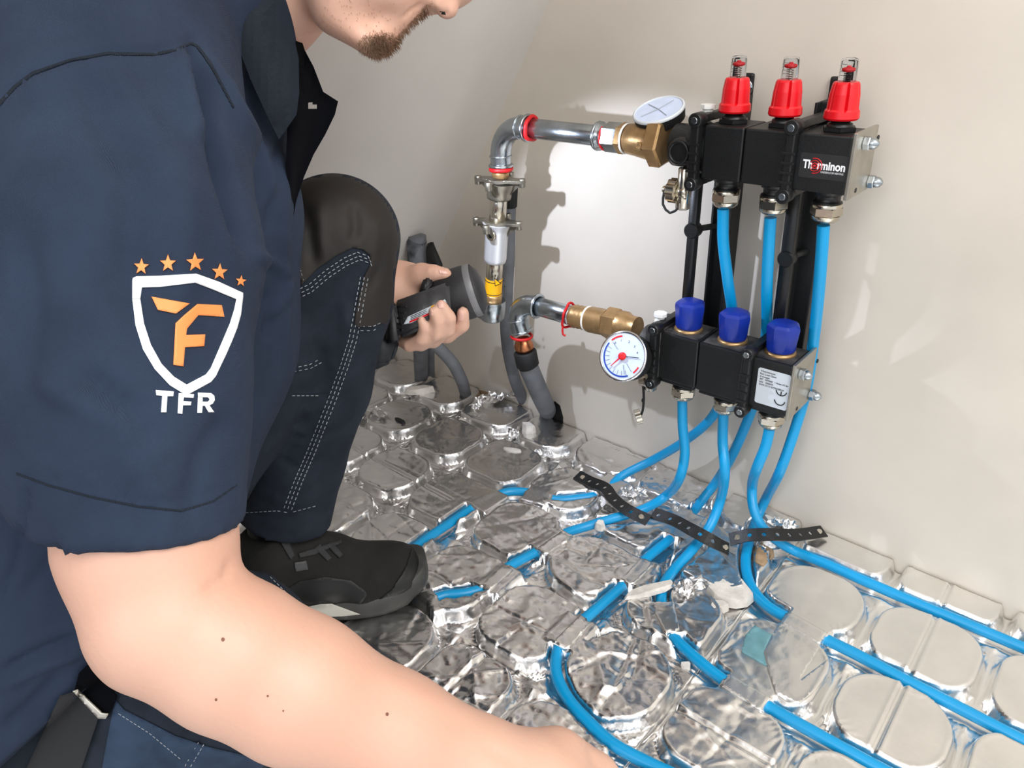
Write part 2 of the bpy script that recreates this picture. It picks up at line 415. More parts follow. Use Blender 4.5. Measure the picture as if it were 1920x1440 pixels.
def stitches(lines, tree, name, m, parent, dash=5.5, gap=3, w_=.9, lift=.0016):
    V = []; F = []
    for pl in lines:
        for i in range(len(pl)-1):
            a, b = pl[i], pl[i+1]; L = math.hypot(b[0]-a[0], b[1]-a[1]); n = max(1, int(L/(dash+gap))); ux, uy = (b[0]-a[0])/L, (b[1]-a[1])/L
            for k in range(n):
                s0 = L*k/n; s1 = s0+dash; c = []
                for s, o in ((s0, -w_), (s1, -w_), (s1, w_), (s0, w_)):
                    x, y = a[0]+ux*s-uy*o, a[1]+uy*s+ux*o; d = ray(x, y).normalized(); loc, nr, _, _ = tree.ray_cast(CAM, d)
                    c.append(None if loc is None else loc-d*lift)
                if None in c or (c[0]-c[1]).length > .02: continue
                j = len(V); V += c+[q-(CAM-q).normalized()*.001 for q in c]; F += [(j, j+1, j+2, j+3), (j, j+1, j+5, j+4), (j+1, j+2, j+6, j+5), (j+2, j+3, j+7, j+6), (j+3, j, j+4, j+7)]
    return raw(name, V, F, m, parent) if V else None
def sheet(name, pts, m, parent, th=.003, step=12, bulge=0, holes=()):
    """cloth panel: pts (px,py,t) outline, filled, given thickness"""
    B = []
    for i in range(len(pts)):
        a, b = pts[i], pts[(i+1) % len(pts)]; n = max(1, int(math.hypot(b[0]-a[0], b[1]-a[1])/step))
        for k in range(n): B.append(tuple(a[q]+(b[q]-a[q])*k/n for q in range(3)))
    nb = len(B); P = [Vector(q[:2]) for q in B]; x0, x1 = min(q[0] for q in B), max(q[0] for q in B); y0, y1 = min(q[1] for q in B), max(q[1] for q in B)
    yy = y0+step*.5
    while yy < y1:
        xx = x0+step*.5
        while xx < x1:
            if inpoly(xx, yy, [q[:2] for q in B]) and min((xx-q[0])**2+(yy-q[1])**2 for q in B) > (step*.5)**2: P.append(Vector((xx, yy)))
            xx += step
        yy += step
    vo, eo, fo, _, _, _ = geometry.delaunay_2d_cdt(P, [], [list(range(nb))], 1, 1e-4)
    bx = np.array([q[0] for q in B]); by = np.array([q[1] for q in B]); bt = np.array([q[2] for q in B]); V = []
    for q in vo:
        d2 = (bx-q.x)**2+(by-q.y)**2; w_ = 1/(d2+4)**1.5; t = float((w_*bt).sum()/w_.sum())
        t -= bulge*(1-math.exp(-float(d2.min())/(2*40**2))); V.append(At(q.x, q.y, t))
    n = len(V); V += [v+(v-CAM).normalized()*th for v in V]; F = [list(f) for f in fo if not any(inpoly(sum(vo[i].x for i in f)/3, sum(vo[i].y for i in f)/3, h) for h in holes)]
    ec = {}
    for f in F:
        for i in range(len(f)):
            e = (f[i], f[i-1]); ec.setdefault(tuple(sorted(e)), []).append(e)
    F2 = F+[[i+n for i in f[::-1]] for f in F]+[[a, b, b+n, a+n] for es in ec.values() if len(es) == 1 for a, b in es]
    return raw(name, V, F2, m, parent, smooth=False)
# ================================================================ room shell
def slab(name, pts, n, th, m):
    n = Vector(n).normalized(); V = [Vector(p) for p in pts]; k = len(V); V += [v-n*th for v in V]
    return struct(raw(name, V, [list(range(k)), list(range(k, 2*k))[::-1]]+[(i, i+k, (i+1) % k+k, (i+1) % k) for i in range(k)], m))
def slope_x(z): return -.769-(.715-z)*.667
slab('wall_right', [(1.9, wall_y(1.9), -.06), (-1.6, wall_y(-1.6), -.06), (-1.6, wall_y(-1.6), 1.9), (1.9, wall_y(1.9), 1.9)], (-.045, -1, 0), .08, M_wall)
slab('wall_left', [(slope_x(-.06), -2.0, -.06), (slope_x(1.5), -2.0, 1.5), (slope_x(1.5), .16, 1.5), (slope_x(-.06), .16, -.06)], (.83, 0, -.555), .08, M_slope)
slab('floor', [(-1.6, -3.2, -.024), (1.9, -3.2, -.024), (1.9, .12, -.024), (-1.6, .12, -.024)], (0, 0, 1), .08, M_base)
# small wall flaw at the top edge of the picture and hairline marks in the plaster
# ================================================================ blue pipe routes
PR = .0072; PZ = -.0074
def F_(px, py, z=PZ): return onZ(px, py, z)
route = {
 'U1': [Vector((-.411, -.08, .476)), onY(1356, 450, -.078), onY(1364, 520, -.07), onY(1374, 600, -.045), onY(1368, 700, -.022), onY(1338, 778, -.018), onY(1285, 826, -.018), onZ(1225, 862, .03), onZ(1165, 893, .002), F_(1142, 915, -.006), F_(1120, 928), F_(1080, 935), F_(1040, 937), F_(1000, 925), F_(955, 922), F_(918, 935), F_(885, 953), F_(845, 980), F_(800, 1010), F_(740, 1060), F_(700, 1100)],
 'U2': [Vector((-.3495, -.08, .474)), onY(1441, 470, -.078), onY(1438, 540, -.065), onY(1437, 620, -.035), onY(1428, 710, -.02), onY(1405, 780, -.02), onY(1372, 855, -.03), onZ(1338, 910, .025), onZ(1316, 938, .004), F_(1290, 975), F_(1262, 1006), F_(1212, 1047), F_(1170, 1095), F_(1133, 1128), F_(1097, 1160), F_(1060, 1190), F_(1045, 1222), F_(1043, 1262), F_(1065, 1310), F_(1100, 1350), F_(1150, 1395), F_(1230, 1438), F_(1320, 1478), F_(1450, 1540)],
 'U3': [Vector((-.286, -.08, .474)), onY(1541, 470, -.078), onY(1534, 560, -.065), onY(1524, 650, -.04), onY(1512, 730, -.03), onY(1492, 800, -.035), onY(1464, 880, -.05), onZ(1436, 935, .030), onZ(1420, 970, .004), F_(1406, 1010, -.003), F_(1398, 1055), F_(1410, 1103), F_(1440, 1137), F_(1475, 1158), F_(1510, 1178), F_(1545, 1197), F_(1600, 1224), F_(1695, 1274), F_(1800, 1328), F_(1920, 1390), F_(2100, 1480)],
 'L1': [Vector((-.446, -.08, .196)), onY(1280, 800, -.082), onY(1284, 850, -.09), onY(1276, 892, -.10), onZ(1248, 930, .018), onZ(1206, 955, .01), onZ(1150, 972, .002), F_(1100, 987), F_(1062, 999), F_(1035, 1016), F_(1008, 1033), F_(980, 1048), F_(955, 1062), F_(925, 1086), F_(903, 1104), F_(870, 1113), F_(835, 1116), F_(812, 1124)],
 'L2': [Vector((-.3815, -.08, .196)), onY(1355, 830, -.085), onY(1359, 880, -.10), onZ(1350, 940, .05), onZ(1332, 985, .02), onZ(1300, 1028, .004), F_(1264, 1068), F_(1243, 1100), F_(1240, 1130), F_(1246, 1160), F_(1262, 1192), F_(1300, 1230), F_(1352, 1272), F_(1400, 1303), F_(1440, 1325), F_(1520, 1370), F_(1640, 1436), F_(1800, 1520)],
 'L3': [Vector((-.3145, -.08, .192)), onY(1436, 835, -.084), onY(1420, 875, -.09), onZ(1410, 915, .070), onZ(1412, 950, .048), onZ(1426, 984, .027), onZ(1450, 1008, .010), F_(1480, 1028), F_(1560, 1062), F_(1632, 1094), F_(1720, 1132), F_(1820, 1173), F_(1920, 1215), F_(2080, 1280)]}
lab = {'U1': 'blue pipe from the left red flow meter, swinging behind to the far left floor',
       'U2': 'blue pipe from the middle red flow meter, ending in the loop beside the hand',
       'U3': 'blue heating pipe from the right red flow meter, tall run down the right side',
       'L1': 'blue heating pipe from the left blue knob outlet, curving left under the black strap',
       'L2': 'blue pipe from the middle blue knob outlet, entering the torn foil patch',
       'L3': 'blue heating pipe from the right blue knob outlet, lying in the groove nearest the wall'}
ROUTE = {}
for k in ('U1', 'U2', 'U3', 'L1', 'L2', 'L3'):
    ROUTE[k] = spline(route[k], .008)
    o = MB().tube(ROUTE[k], PR, 18, spl=False).build('heating_pipe', M_blue)
    tag(o, lab[k], 'pipe', 'blue floor heating pipes')
# ================================================================ foil faced floor panels
rng = np.random.default_rng(3)
def vnoise(x, y, sd):
    r = np.random.default_rng(sd).random((64, 64)); xi = np.floor(x).astype(int); yi = np.floor(y).astype(int); fx = x-xi; fy = y-yi
    fx = fx*fx*(3-2*fx); fy = fy*fy*(3-2*fy); a = r[xi % 64, yi % 64]; b = r[(xi+1) % 64, yi % 64]; c = r[xi % 64, (yi+1) % 64]; d = r[(xi+1) % 64, (yi+1) % 64]
    return (a*(1-fx)+b*fx)*(1-fy)+(c*(1-fx)+d*fx)*fy
def facet(x, y, f, sd):
    """crumpled foil: height of randomly tilted facets (nearest of jittered points)"""
    r = np.random.default_rng(sd); J = r.random((64, 64, 2)); T = r.normal(size=(64, 64, 3)); X = x*f; Yv = y*f; xi = np.floor(X).astype(int); yi = np.floor(Yv).astype(int)
    b1 = np.full(x.shape, 9.); h = np.zeros(x.shape)
    for i in (-1, 0, 1):
        for j in (-1, 0, 1):
            cx = xi+i; cy = yi+j; jj = J[cx % 64, cy % 64]; tt = T[cx % 64, cy % 64]; dx = X-cx-jj[..., 0]; dy = Yv-cy-jj[..., 1]
            hh = dx*tt[..., 0]*.8+dy*tt[..., 1]*.8+tt[..., 2]*.25; wt = np.exp(-9*(dx*dx+dy*dy)); h += wt*hh
            b1 = np.where(i == -1 and j == -1, 0, b1)+wt if (i, j) != (-1, -1) else wt+0
    return h/np.maximum(b1, 1e-6)
def sstep(a, b, v):
    t = np.clip((v-a)/(b-a), 0, 1); return t*t*(3-2*t)
PX_, PY_ = .1355, .135
def segd(x, y, A, B):
    dx, dy = B[0]-A[0], B[1]-A[1]; q = np.clip(((x-A[0])*dx+(y-A[1])*dy)/(dx*dx+dy*dy+1e-12), 0, 1); return np.hypot(x-A[0]-q*dx, y-A[1]-q*dy)
def fl(px, py): v = onZ(px, py, 0); return (v.x, v.y)
COVER = [((1032, 934), (988, 922)), ((935, 922), (890, 950)), ((1062, 999), (1012, 1031)), ((953, 1062), (908, 1102)), ((1300, 962), (1262, 1004)), ((1208, 1050), (1173, 1092)), ((1092, 1160), (1048, 1208)),
         ((1241, 1132), (1258, 1186)), ((1474, 1157), (1545, 1197)), ((1358, 1276), (1434, 1323)), ((820, 1122), (800, 1130)), ((1160, 897), (1122, 926))]
COVER = [(fl(*a), fl(*b)) for a, b in COVER]
def height(x, y):
    wx = (vnoise(x*9, y*9, 1)-.5)*.010; wy = (vnoise(x*9, y*9, 2)-.5)*.010
    rough = sstep(-.25, -.33, x)*(1-.55*sstep(-.60, -.70, x))+.12
    rough = np.maximum(rough, sstep(-.14, -.2, x)*sstep(-.20, -.24, y)*.55*(x < 0)); rough = np.maximum(rough, .9*sstep(-.33, -.36, y)*sstep(-.14, -.2, x)); rough = rough*(1+.45*sstep(-.28, -.36, y)*sstep(-.10, -.2, x)+.25*sstep(-.66, -.6, x)*sstep(-.24, -.3, x))
    xs = x+wx*rough; ys = y+wy*rough
    kx = np.floor(-xs/PX_); ky = np.floor((-ys-.068)/PY_); cx = -(kx+.5)*PX_; cy = -.068-(ky+.5)*PY_
    r0 = .042+.008*np.sin(kx*2.1+ky*1.7); hb = .0590
    qx = np.abs(xs-cx)-(hb-r0); qy = np.abs(ys-cy)-(hb-r0); sd = np.hypot(np.maximum(qx, 0), np.maximum(qy, 0))+np.minimum(np.maximum(qx, qy), 0)-r0
    cov = sstep(-.0015, .0052, sd); depth = .0185*(1-.25*sstep(.012, .03, sd))
    h = -depth*cov + .0008*np.exp(-((sd+.0035)/.003)**2)
    # centre seams pressed into the studs
    def seam(d, m): return m*(-.0042*np.exp(-(d/.0022)**2)+.0012*np.exp(-((np.abs(d)-.0055)/.002)**2))
    h += seam(x+.0705, (x > -.1)*(y < -.0)*(y > -.335)*(1-cov))
    h += seam(y+.4055, (x > -.27)*(1-cov)) + seam(y+.272+.02*(x+.9), (x < -.74)*(1-cov))+seam(x+.48, (y < -.47)*(1-cov))
    # stretched film ripples between the studs
    jx = np.round(x/PX_)*PX_; jy = -.068+np.round((y+.068)/PY_)*PY_; an = np.arctan2(y-jy, x-jx); rr = np.hypot(x-jx, y-jy)
    h += .0014*cov*np.sin(an*26+3*vnoise(x*40, y*40, 5))*sstep(.006, .02, rr)*sstep(.065, .03, rr)*(.5+.9*vnoise(x*14, y*14, 6))
    h += .0006*(1-cov)*np.sin(an*34+5*vnoise(x*20, y*20, 9))*np.exp(-((sd+.006)/.007)**2)*(vnoise(x*17, y*17, 8) > .55)
    # crumples
    A = rough*(.45+1.1*vnoise(x*7, y*7, 11))
    q = x+.006*(vnoise(x*30, y*30, 12)-.5); q2 = y+.006*(vnoise(x*30, y*30, 13)-.5)
    cr = .0015*facet(q, q2, 24, 21)+.0008*facet(q, q2, 50, 22)+.0004*facet(q, q2, 110, 23)
    # long creases
    for i in range(9):
        a = i*.73+.3; d = q*math.cos(a)+q2*math.sin(a); f = 7+3*i % 11
        tri = np.abs(((d*f+.8*vnoise(x*6, y*6, 30+i)) % 1)-.5); cr += .0011*np.exp(-(tri/.035)**2)*(vnoise(x*9+i, y*9, 50+i) > .6)*(1 if i % 2 else -1)
    h += A*cr*(1-.35*cov)
    # routes of the pipes pressed into the foam
    D = np.full(x.shape, 9.)
    for k, R in ROUTE.items():
        P = [p for p in R if p.z < .012]; P = P[::2]+[P[-1]]
        for a, b in zip(P[:-1], P[1:]):
            lox, hix = min(a.x, b.x)-.03, max(a.x, b.x)+.03; loy, hiy = min(a.y, b.y)-.03, max(a.y, b.y)+.03
            m = (x > lox) & (x < hix) & (y > loy) & (y < hiy)
            if m.any(): D[m] = np.minimum(D[m], segd(x[m], y[m], a, b))
    g = 1-sstep(.0078, .0125, D); h = np.minimum(h, h*(1-g)-.0195*g)
    c = np.zeros(x.shape)
    for a, b in COVER:
        dx, dy = b[0]-a[0], b[1]-a[1]; L = math.hypot(dx, dy); al = ((x-a[0])*dx+(y-a[1])*dy)/L; pe = np.abs((x-a[0])*dy-(y-a[1])*dx)/L
        ja = .004*(vnoise(x*90, y*90, 77)-.5); c = np.maximum(c, (1-sstep(.017, .034, pe))*(al > -.002+ja)*(al < L+.002+ja))
    cov_h = .0006+.0009*np.exp(-(D/.006)**2)+.5*A*np.abs(cr)-.006*(1-sstep(.3, .9, c))
    endm = c > .3
    h = np.where(endm, np.maximum(h, cov_h), h)
    return h
FT = {}
def foil(name, x0, x1, y0, m, label):
    st = .0025; xs = np.arange(x0, x1+st*.5, st); ys = np.linspace(y0, 0, int(-y0/st)+1)
    X, T = np.meshgrid(xs, ys, indexing='ij'); Yv = T+(wall_y(X)-.003)*np.exp(T/.05)  # follows the wall
    H = height(X, Yv); nx, ny = X.shape; V = np.stack([X, Yv, H], -1).reshape(-1, 3); I = np.arange(nx*ny).reshape(nx, ny)
    Q = np.stack([I[:-1, :-1], I[1:, :-1], I[1:, 1:], I[:-1, 1:]], -1).reshape(-1, 4)
    # turned-down border
    loop = np.concatenate([I[:, 0], I[-1, 1:], I[-2::-1, -1], I[0, -2:0:-1]]); n = len(V); L = V[loop].copy(); L[:, 2] = -.0235; V = np.concatenate([V, L]); j = np.arange(len(loop)); k = (j+1) % len(loop)
    Q = np.concatenate([Q, np.stack([loop[k], loop[j], n+j, n+k], -1)])
    FT[name] = (V, Q); o = npmesh('foil_floor_panel', V, Q, m); tag(o, label, 'insulation panel', 'foil insulation panels'); return o
foil('A', -.2702, .62, -1.1, M_foil, 'smooth foil insulation panel with rounded studs on the right, pipes in straight rows')
foil('B', -.9478, -.2702, -1.1, M_foilc, 'crumpled foil insulation panel in the middle, under the shoe and torn patches')
foil('C', -1.235, -.9478, -1.1, M_foilc, 'dull foil insulation panel farthest back, against the sloping wall')
FLOOR = bvh(np.concatenate([FT[k][0] for k in 'ABC']), np.concatenate([FT['A'][1], FT['B'][1]+len(FT['A'][0]), FT['C'][1]+len(FT['A'][0])+len(FT['B'][0])]))
def fz(x, y):
    loc = FLOOR.ray_cast(Vector((x, y, .2)), Vector((0, 0, -1)))[0]; return loc.z if loc else 0
# ================================================================ perforated strap
def strap_band(name, path, label, width=.0195, pitch=.0195):
    pts = spline([Vector(p) for p in path], .001); L = [0]
    for a, b in zip(pts[:-1], pts[1:]): L.append(L[-1]+(b-a).length)
    n = max(1, round(L[-1]/pitch)); pitch = L[-1]/n; V = []; F = []
    def pos(s, w_, lift):
        s = min(max(s, 0), L[-1]-1e-6); i = next(k for k in range(len(L)-1) if L[k+1] >= s); T = (pts[i+1]-pts[i]).normalized()
        p = pts[i].lerp(pts[i+1], (s-L[i])/(L[i+1]-L[i])); nv = (Vector((0, 0, 1))+(CAM-pts[i]).normalized()*1.0).normalized(); side = T.cross(nv).normalized(); nn = side.cross(T); return p+side*w_+nn*lift
    for c in range(n):
        s0 = c*pitch; out = []
        for a in range(16):
            ang = 2*math.pi*a/16; cx, sy = math.cos(ang), math.sin(ang); k = 1/max(abs(cx), abs(sy)); out.append((s0+pitch/2+cx*k*pitch/2, sy*k*width/2, s0+pitch/2+cx*.0031, sy*.0031))
        j = len(V)
        for li in (.0009, -.0009):
            for o4 in out: V.append(pos(o4[0], o4[1], li)); V.append(pos(o4[2], o4[3], li))
        for a in range(16):
            b = (a+1) % 16; F.append((j+2*a, j+2*b, j+2*b+1, j+2*a+1)); F.append((j+32+2*a, j+32+2*a+1, j+32+2*b+1, j+32+2*b)); F.append((j+2*a+1, j+2*b+1, j+32+2*b+1, j+32+2*a+1)); F.append((j+2*a, j+32+2*a, j+32+2*b, j+2*b))
    return pts, V, F
st = thing('perforated_strap', F_(1220, 975, .01), 'black perforated fixing strap with two kinks lying over the blue pipes', 'strap')
segs = [[onZ(1082, 890, .003), onZ(1105, 902, .006), onZ(1135, 915, .016), onZ(1150, 935, .018), onZ(1178, 957, .022), onZ(1216, 976, .020)],
        [onZ(1224, 962, .022), onZ(1262, 975, .027), onZ(1300, 995, .036), onZ(1335, 1014, .030), onZ(1366, 1030, .012)],
        [onZ(1368, 1012, .012), onZ(1400, 1004, .024), onZ(1440, 1002, .030), onZ(1490, 1003, .022), onZ(1545, 996, .008)]]
for s in segs:
    pts, V, F = strap_band('s', s, '')
    raw('strap_band', V, F, M_black, st)
    L = len(pts)
    for q in (.08, .93) if s is not segs[1] else (.95,):
        p = pts[int(L*q)]; nv = (Vector((0, 0, 1))+(CAM-p).normalized()).normalized(); MB().cyl(p+nv*.0008, p+nv*.0022, .0042, n=14).build('rivet', M_nickel, st)
# ================================================================ scraps on the floor
def chunk(px, py, a, b, th, ang, m, name, label, group, z=None, jit=.25, sd=0):
    r = random.Random(sd+int(px*7+py)); c = onZ(px, py, .002); zz = fz(c.x, c.y) if z is None else z; P = []
    for k in range(11):
        t = 2*math.pi*k/11; q = 1-r.random()*jit; x, y = math.cos(t)*a*q, math.sin(t)*b*q
        x, y = x*math.cos(ang)-y*math.sin(ang), x*math.sin(ang)+y*math.cos(ang)
        P.append(Vector((c.x+x, c.y+y, zz-.001))); P.append(Vector((c.x+x*.9, c.y+y*.9, zz+th*(.6+.5*r.random()))))
    o = MB().hull(P).build(name, m); tag(o, label, 'scrap', group); return o
chunk(785, 735, .036, .011, .012, .75, M_foam, 'foam_scrap', 'long white foam offcut leaning at the foot of the grey pipes', 'white foam scraps')
chunk(870, 785, .034, .009, .006, -.5, M_foam, 'foam_scrap', 'flat white foam strip lying between the grey pipes and the standpipe foot', 'white foam scraps')
chunk(992, 808, .016, .009, .016, .3, M_foam, 'foam_scrap', 'upright white shard below the two bent grey pipes', 'white foam scraps')
chunk(962, 843, .022, .006, .004, .3, M_foam, 'foam_scrap', 'thin white scrap in front of the upright shard', 'white foam scraps')
chunk(1370, 1100, .034, .030, .012, .3, M_foam, 'plaster_scrap', 'white crumbly plaster lump beside the pipe bend under the strap', 'white foam scraps', z=-.012)
chunk(1218, 1108, .046, .010, .006, 1.05, M_foam, 'foam_scrap', 'narrow white foam sliver between two diagonal blue pipes', 'white foam scraps')
chunk(1312, 1020, .010, .008, .010, .3, M_foam, 'foam_scrap', 'small white crumb under the middle of the black strap', 'white foam scraps')
chunk(1125, 985, .009, .007, .012, .3, M_foam, 'foam_scrap', 'tiny white scrap sitting on the blue pipe left of the strap', 'white foam scraps')
chunk(1288, 1230, .007, .006, .008, .3, M_foam, 'foam_scrap', 'tiny white scrap beside the blue pipe in the torn lower foil', 'white foam scraps')
chunk(750, 789, .016, .006, .004, -.1, M_black, 'plastic_scrap', 'small flat black plastic scrap on the foil near the trouser leg', 'dark scraps')
def scrap(px, py, a, b, ang, tilt, m, name, label, group, sd):
    """torn crumpled piece of foil film: jagged outline, random facets, thin but real thickness"""
    r = random.Random(sd); c = onZ(px, py, .004); NX, NY = 13, 9; z0 = fz(c.x, c.y); V = []; F = []
    ja = [r.uniform(.72, 1.08) for _ in range(24)]
    for i in range(NX):
        for j in range(NY):
            u, v = i/(NX-1)*2-1, j/(NY-1)*2-1; k = ja[int((math.atan2(v, u)+math.pi)/(2*math.pi)*23.9)]; x, y = u*a*k, v*b*k
            z = .003+abs(r.gauss(0, .0028))+tilt*(u+1)*a+.004*math.sin(u*5+sd)*math.cos(v*4)
            V.append(Vector((c.x+x*math.cos(ang)-y*math.sin(ang), c.y+x*math.sin(ang)+y*math.cos(ang), z0+max(.0008, z))))
    n = len(V); V += [v-Vector((0, 0, .0006)) for v in V]
    for i in range(NX-1):
        for j in range(NY-1):
            q = (i*NY+j, (i+1)*NY+j, (i+1)*NY+j+1, i*NY+j+1); F += [q, tuple(t+n for t in q[::-1])]
    edge = [(i*NY, (i+1)*NY) for i in range(NX-1)]+[((NX-1)*NY+j, (NX-1)*NY+j+1) for j in range(NY-1)]+[((i+1)*NY+NY-1, i*NY+NY-1) for i in range(NX-1)]+[(j+1, j) for j in range(NY-1)]
    F += [(p, p+n, q+n, q) for p, q in edge]
    return tag(raw(name, V, F, m), label, 'scrap', group)
G = 'foil scraps'
scrap(1000, 748, .034, .018, .2, .0, M_foilc, 'foil_scrap', 'crumpled foil scrap against the foot of the bent grey pipes', G, 1)
scrap(938, 748, .034, .022, .6, .25, M_foilc, 'foil_scrap', 'loose foil scrap propped up behind the flat white strip', G, 2)
scrap(898, 762, .016, .012, 1.6, .5, M_foilc, 'foil_scrap', 'small bright foil scrap standing up left of the standpipe foot', G, 3)
scrap(1012, 838, .024, .016, 1.2, .1, M_foilc, 'foil_scrap', 'shiny crumpled foil scrap beside the upright shard', G, 4)
scrap(700, 772, .040, .012, .1, .05, M_foilc, 'foil_scrap', 'long foil shred beside the trouser leg, near the black scrap', G, 5)
scrap(845, 690, .018, .014, .9, .3, M_foilc, 'foil_scrap', 'foil scrap in the far corner behind the bent grey pipe', G, 6)
scrap(965, 800, .022, .012, 2.2, .1, M_foilc, 'foil_scrap', 'crumpled foil scrap left of the upright white shard', G, 7)
scrap(1285, 945, .026, .020, .5, .15, M_foilc, 'foil_scrap', 'torn foil scrap around the pipe entry behind the black strap', G, 8)
scrap(1190, 925, .022, .012, .7, .05, M_foilc, 'foil_scrap', 'torn foil scrap behind the first bend of the black strap', G, 9)
scrap(1290, 1100, .022, .014, 1.1, .1, M_foilc, 'foil_scrap', 'torn foil scrap right of the pipe entering the collar', G, 10)
scrap(1470, 985, .020, .012, -.2, .1, M_foilc, 'foil_scrap', 'torn foil scrap by the wall under the right end of the strap', G, 11)
chunk(915, 752, .014, .008, .010, .9, M_foam, 'foam_scrap', 'small white scrap behind the flat white strip', 'white foam scraps', sd=3)
chunk(1345, 1130, .018, .010, .010, .9, M_foam, 'plaster_scrap', 'small white plaster crumb left of the larger lump', 'white foam scraps', z=-.010)
chunk(1445, 975, .014, .005, .006, -.3, M_foam, 'foam_scrap', 'white scrap at the wall behind the right pipes', 'white foam scraps', sd=2)
# dark opening in the wall where the risers come through
def wallpiece(name, P, m, label, cat, th=.003):
    V = [onY(px, py, 0) for px, py in P]; V = [CAM+(v-CAM)*1.0 for v in V]; W = []
    for v in V:
        d = (v-CAM).normalized(); t = (-.045*CAM.x-CAM.y)/(d.y+.045*d.x); W.append(CAM+d*t)
    n = len(W); N_ = Vector((-.045, -1, 0)).normalized(); a = [w_+N_*th for w_ in W]
    return tag(raw(name, a+W, [list(range(n)), list(range(n, 2*n))[::-1]]+[(i, (i+1) % n, n+(i+1) % n, n+i) for i in range(n)], m), label, cat)
wallpiece('pipe_opening_edge', [(1020, 790), (1030, 768), (1040, 752), (1050, 760), (1056, 782), (1056, 800), (1040, 806)], M_ink, 'black torn opening at the wall foot right of the thick riser', 'hole', .001)
wallpiece('base_tape', [(872, 742), (880, 728), (905, 732), (935, 742), (940, 752), (905, 756)], M_tan, 'tan tape at the wall foot right of the bent grey pipe', 'tape', .0015)
def fpatch(name, P, m, label, group='tape patches', lift=.0015):
    o = decal(name, [P], FLOOR, m, None, lift=lift, step=5, under=.002); tag(o, label, 'tape', group); return o
fpatch('tape_patch', [(1405, 1030), (1425, 1018), (1450, 1030), (1452, 1042), (1432, 1062), (1408, 1050)], M_tan, 'tan tape patch beside the blue pipe bend under the strap')
fpatch('film_patch', [(1415, 1172), (1448, 1190), (1432, 1222), (1456, 1240), (1460, 1258), (1425, 1242), (1390, 1222), (1398, 1190)], M_teal, 'pale teal film patch on the crumpled stud')
TAPES = [([(1470, 1153), (1478, 1145), (1552, 1186), (1540, 1205), (1545, 1212), (1466, 1168)], 'foil tape strip over the middle pipe row, left end'),
         ([(1355, 1268), (1366, 1263), (1445, 1308), (1436, 1330), (1432, 1336), (1350, 1284)], 'foil tape strip over the pipe row nearest the forearm'),
         ([(1090, 1150), (1108, 1168), (1060, 1222), (1034, 1206)], 'foil tape strip over the pipe just before the big loop'),
         ([(1165, 1085), (1186, 1098), (1226, 1058), (1205, 1042)], 'foil tape strip between two diagonal blue pipe pieces'),
         ([(900, 1098), (915, 1110), (962, 1068), (945, 1056)], 'foil tape strip over the pipe beside the shoe toe'),
         ([(1003, 1030), (1020, 1042), (1075, 1006), (1058, 992)], 'foil tape strip where the curved blue pipe dives under'),
         ([(1236, 1120), (1262, 1122), (1274, 1180), (1250, 1192), (1228, 1150)], 'foil tape collar over the pipe in the torn area')]
for P, l in TAPES: fpatch('foil_tape', P, M_foil, l, 'foil tape strips', .0022)
fpatch('foil_tape', [(1465, 1160), (1545, 1200), (1500, 1275), (1560, 1230), (1555, 1270), (1500, 1320), (1455, 1300), (1440, 1255), (1432, 1222), (1448, 1190)], M_foil, 'large flat foil patch beside the teal film', 'foil tape strips', .0020)
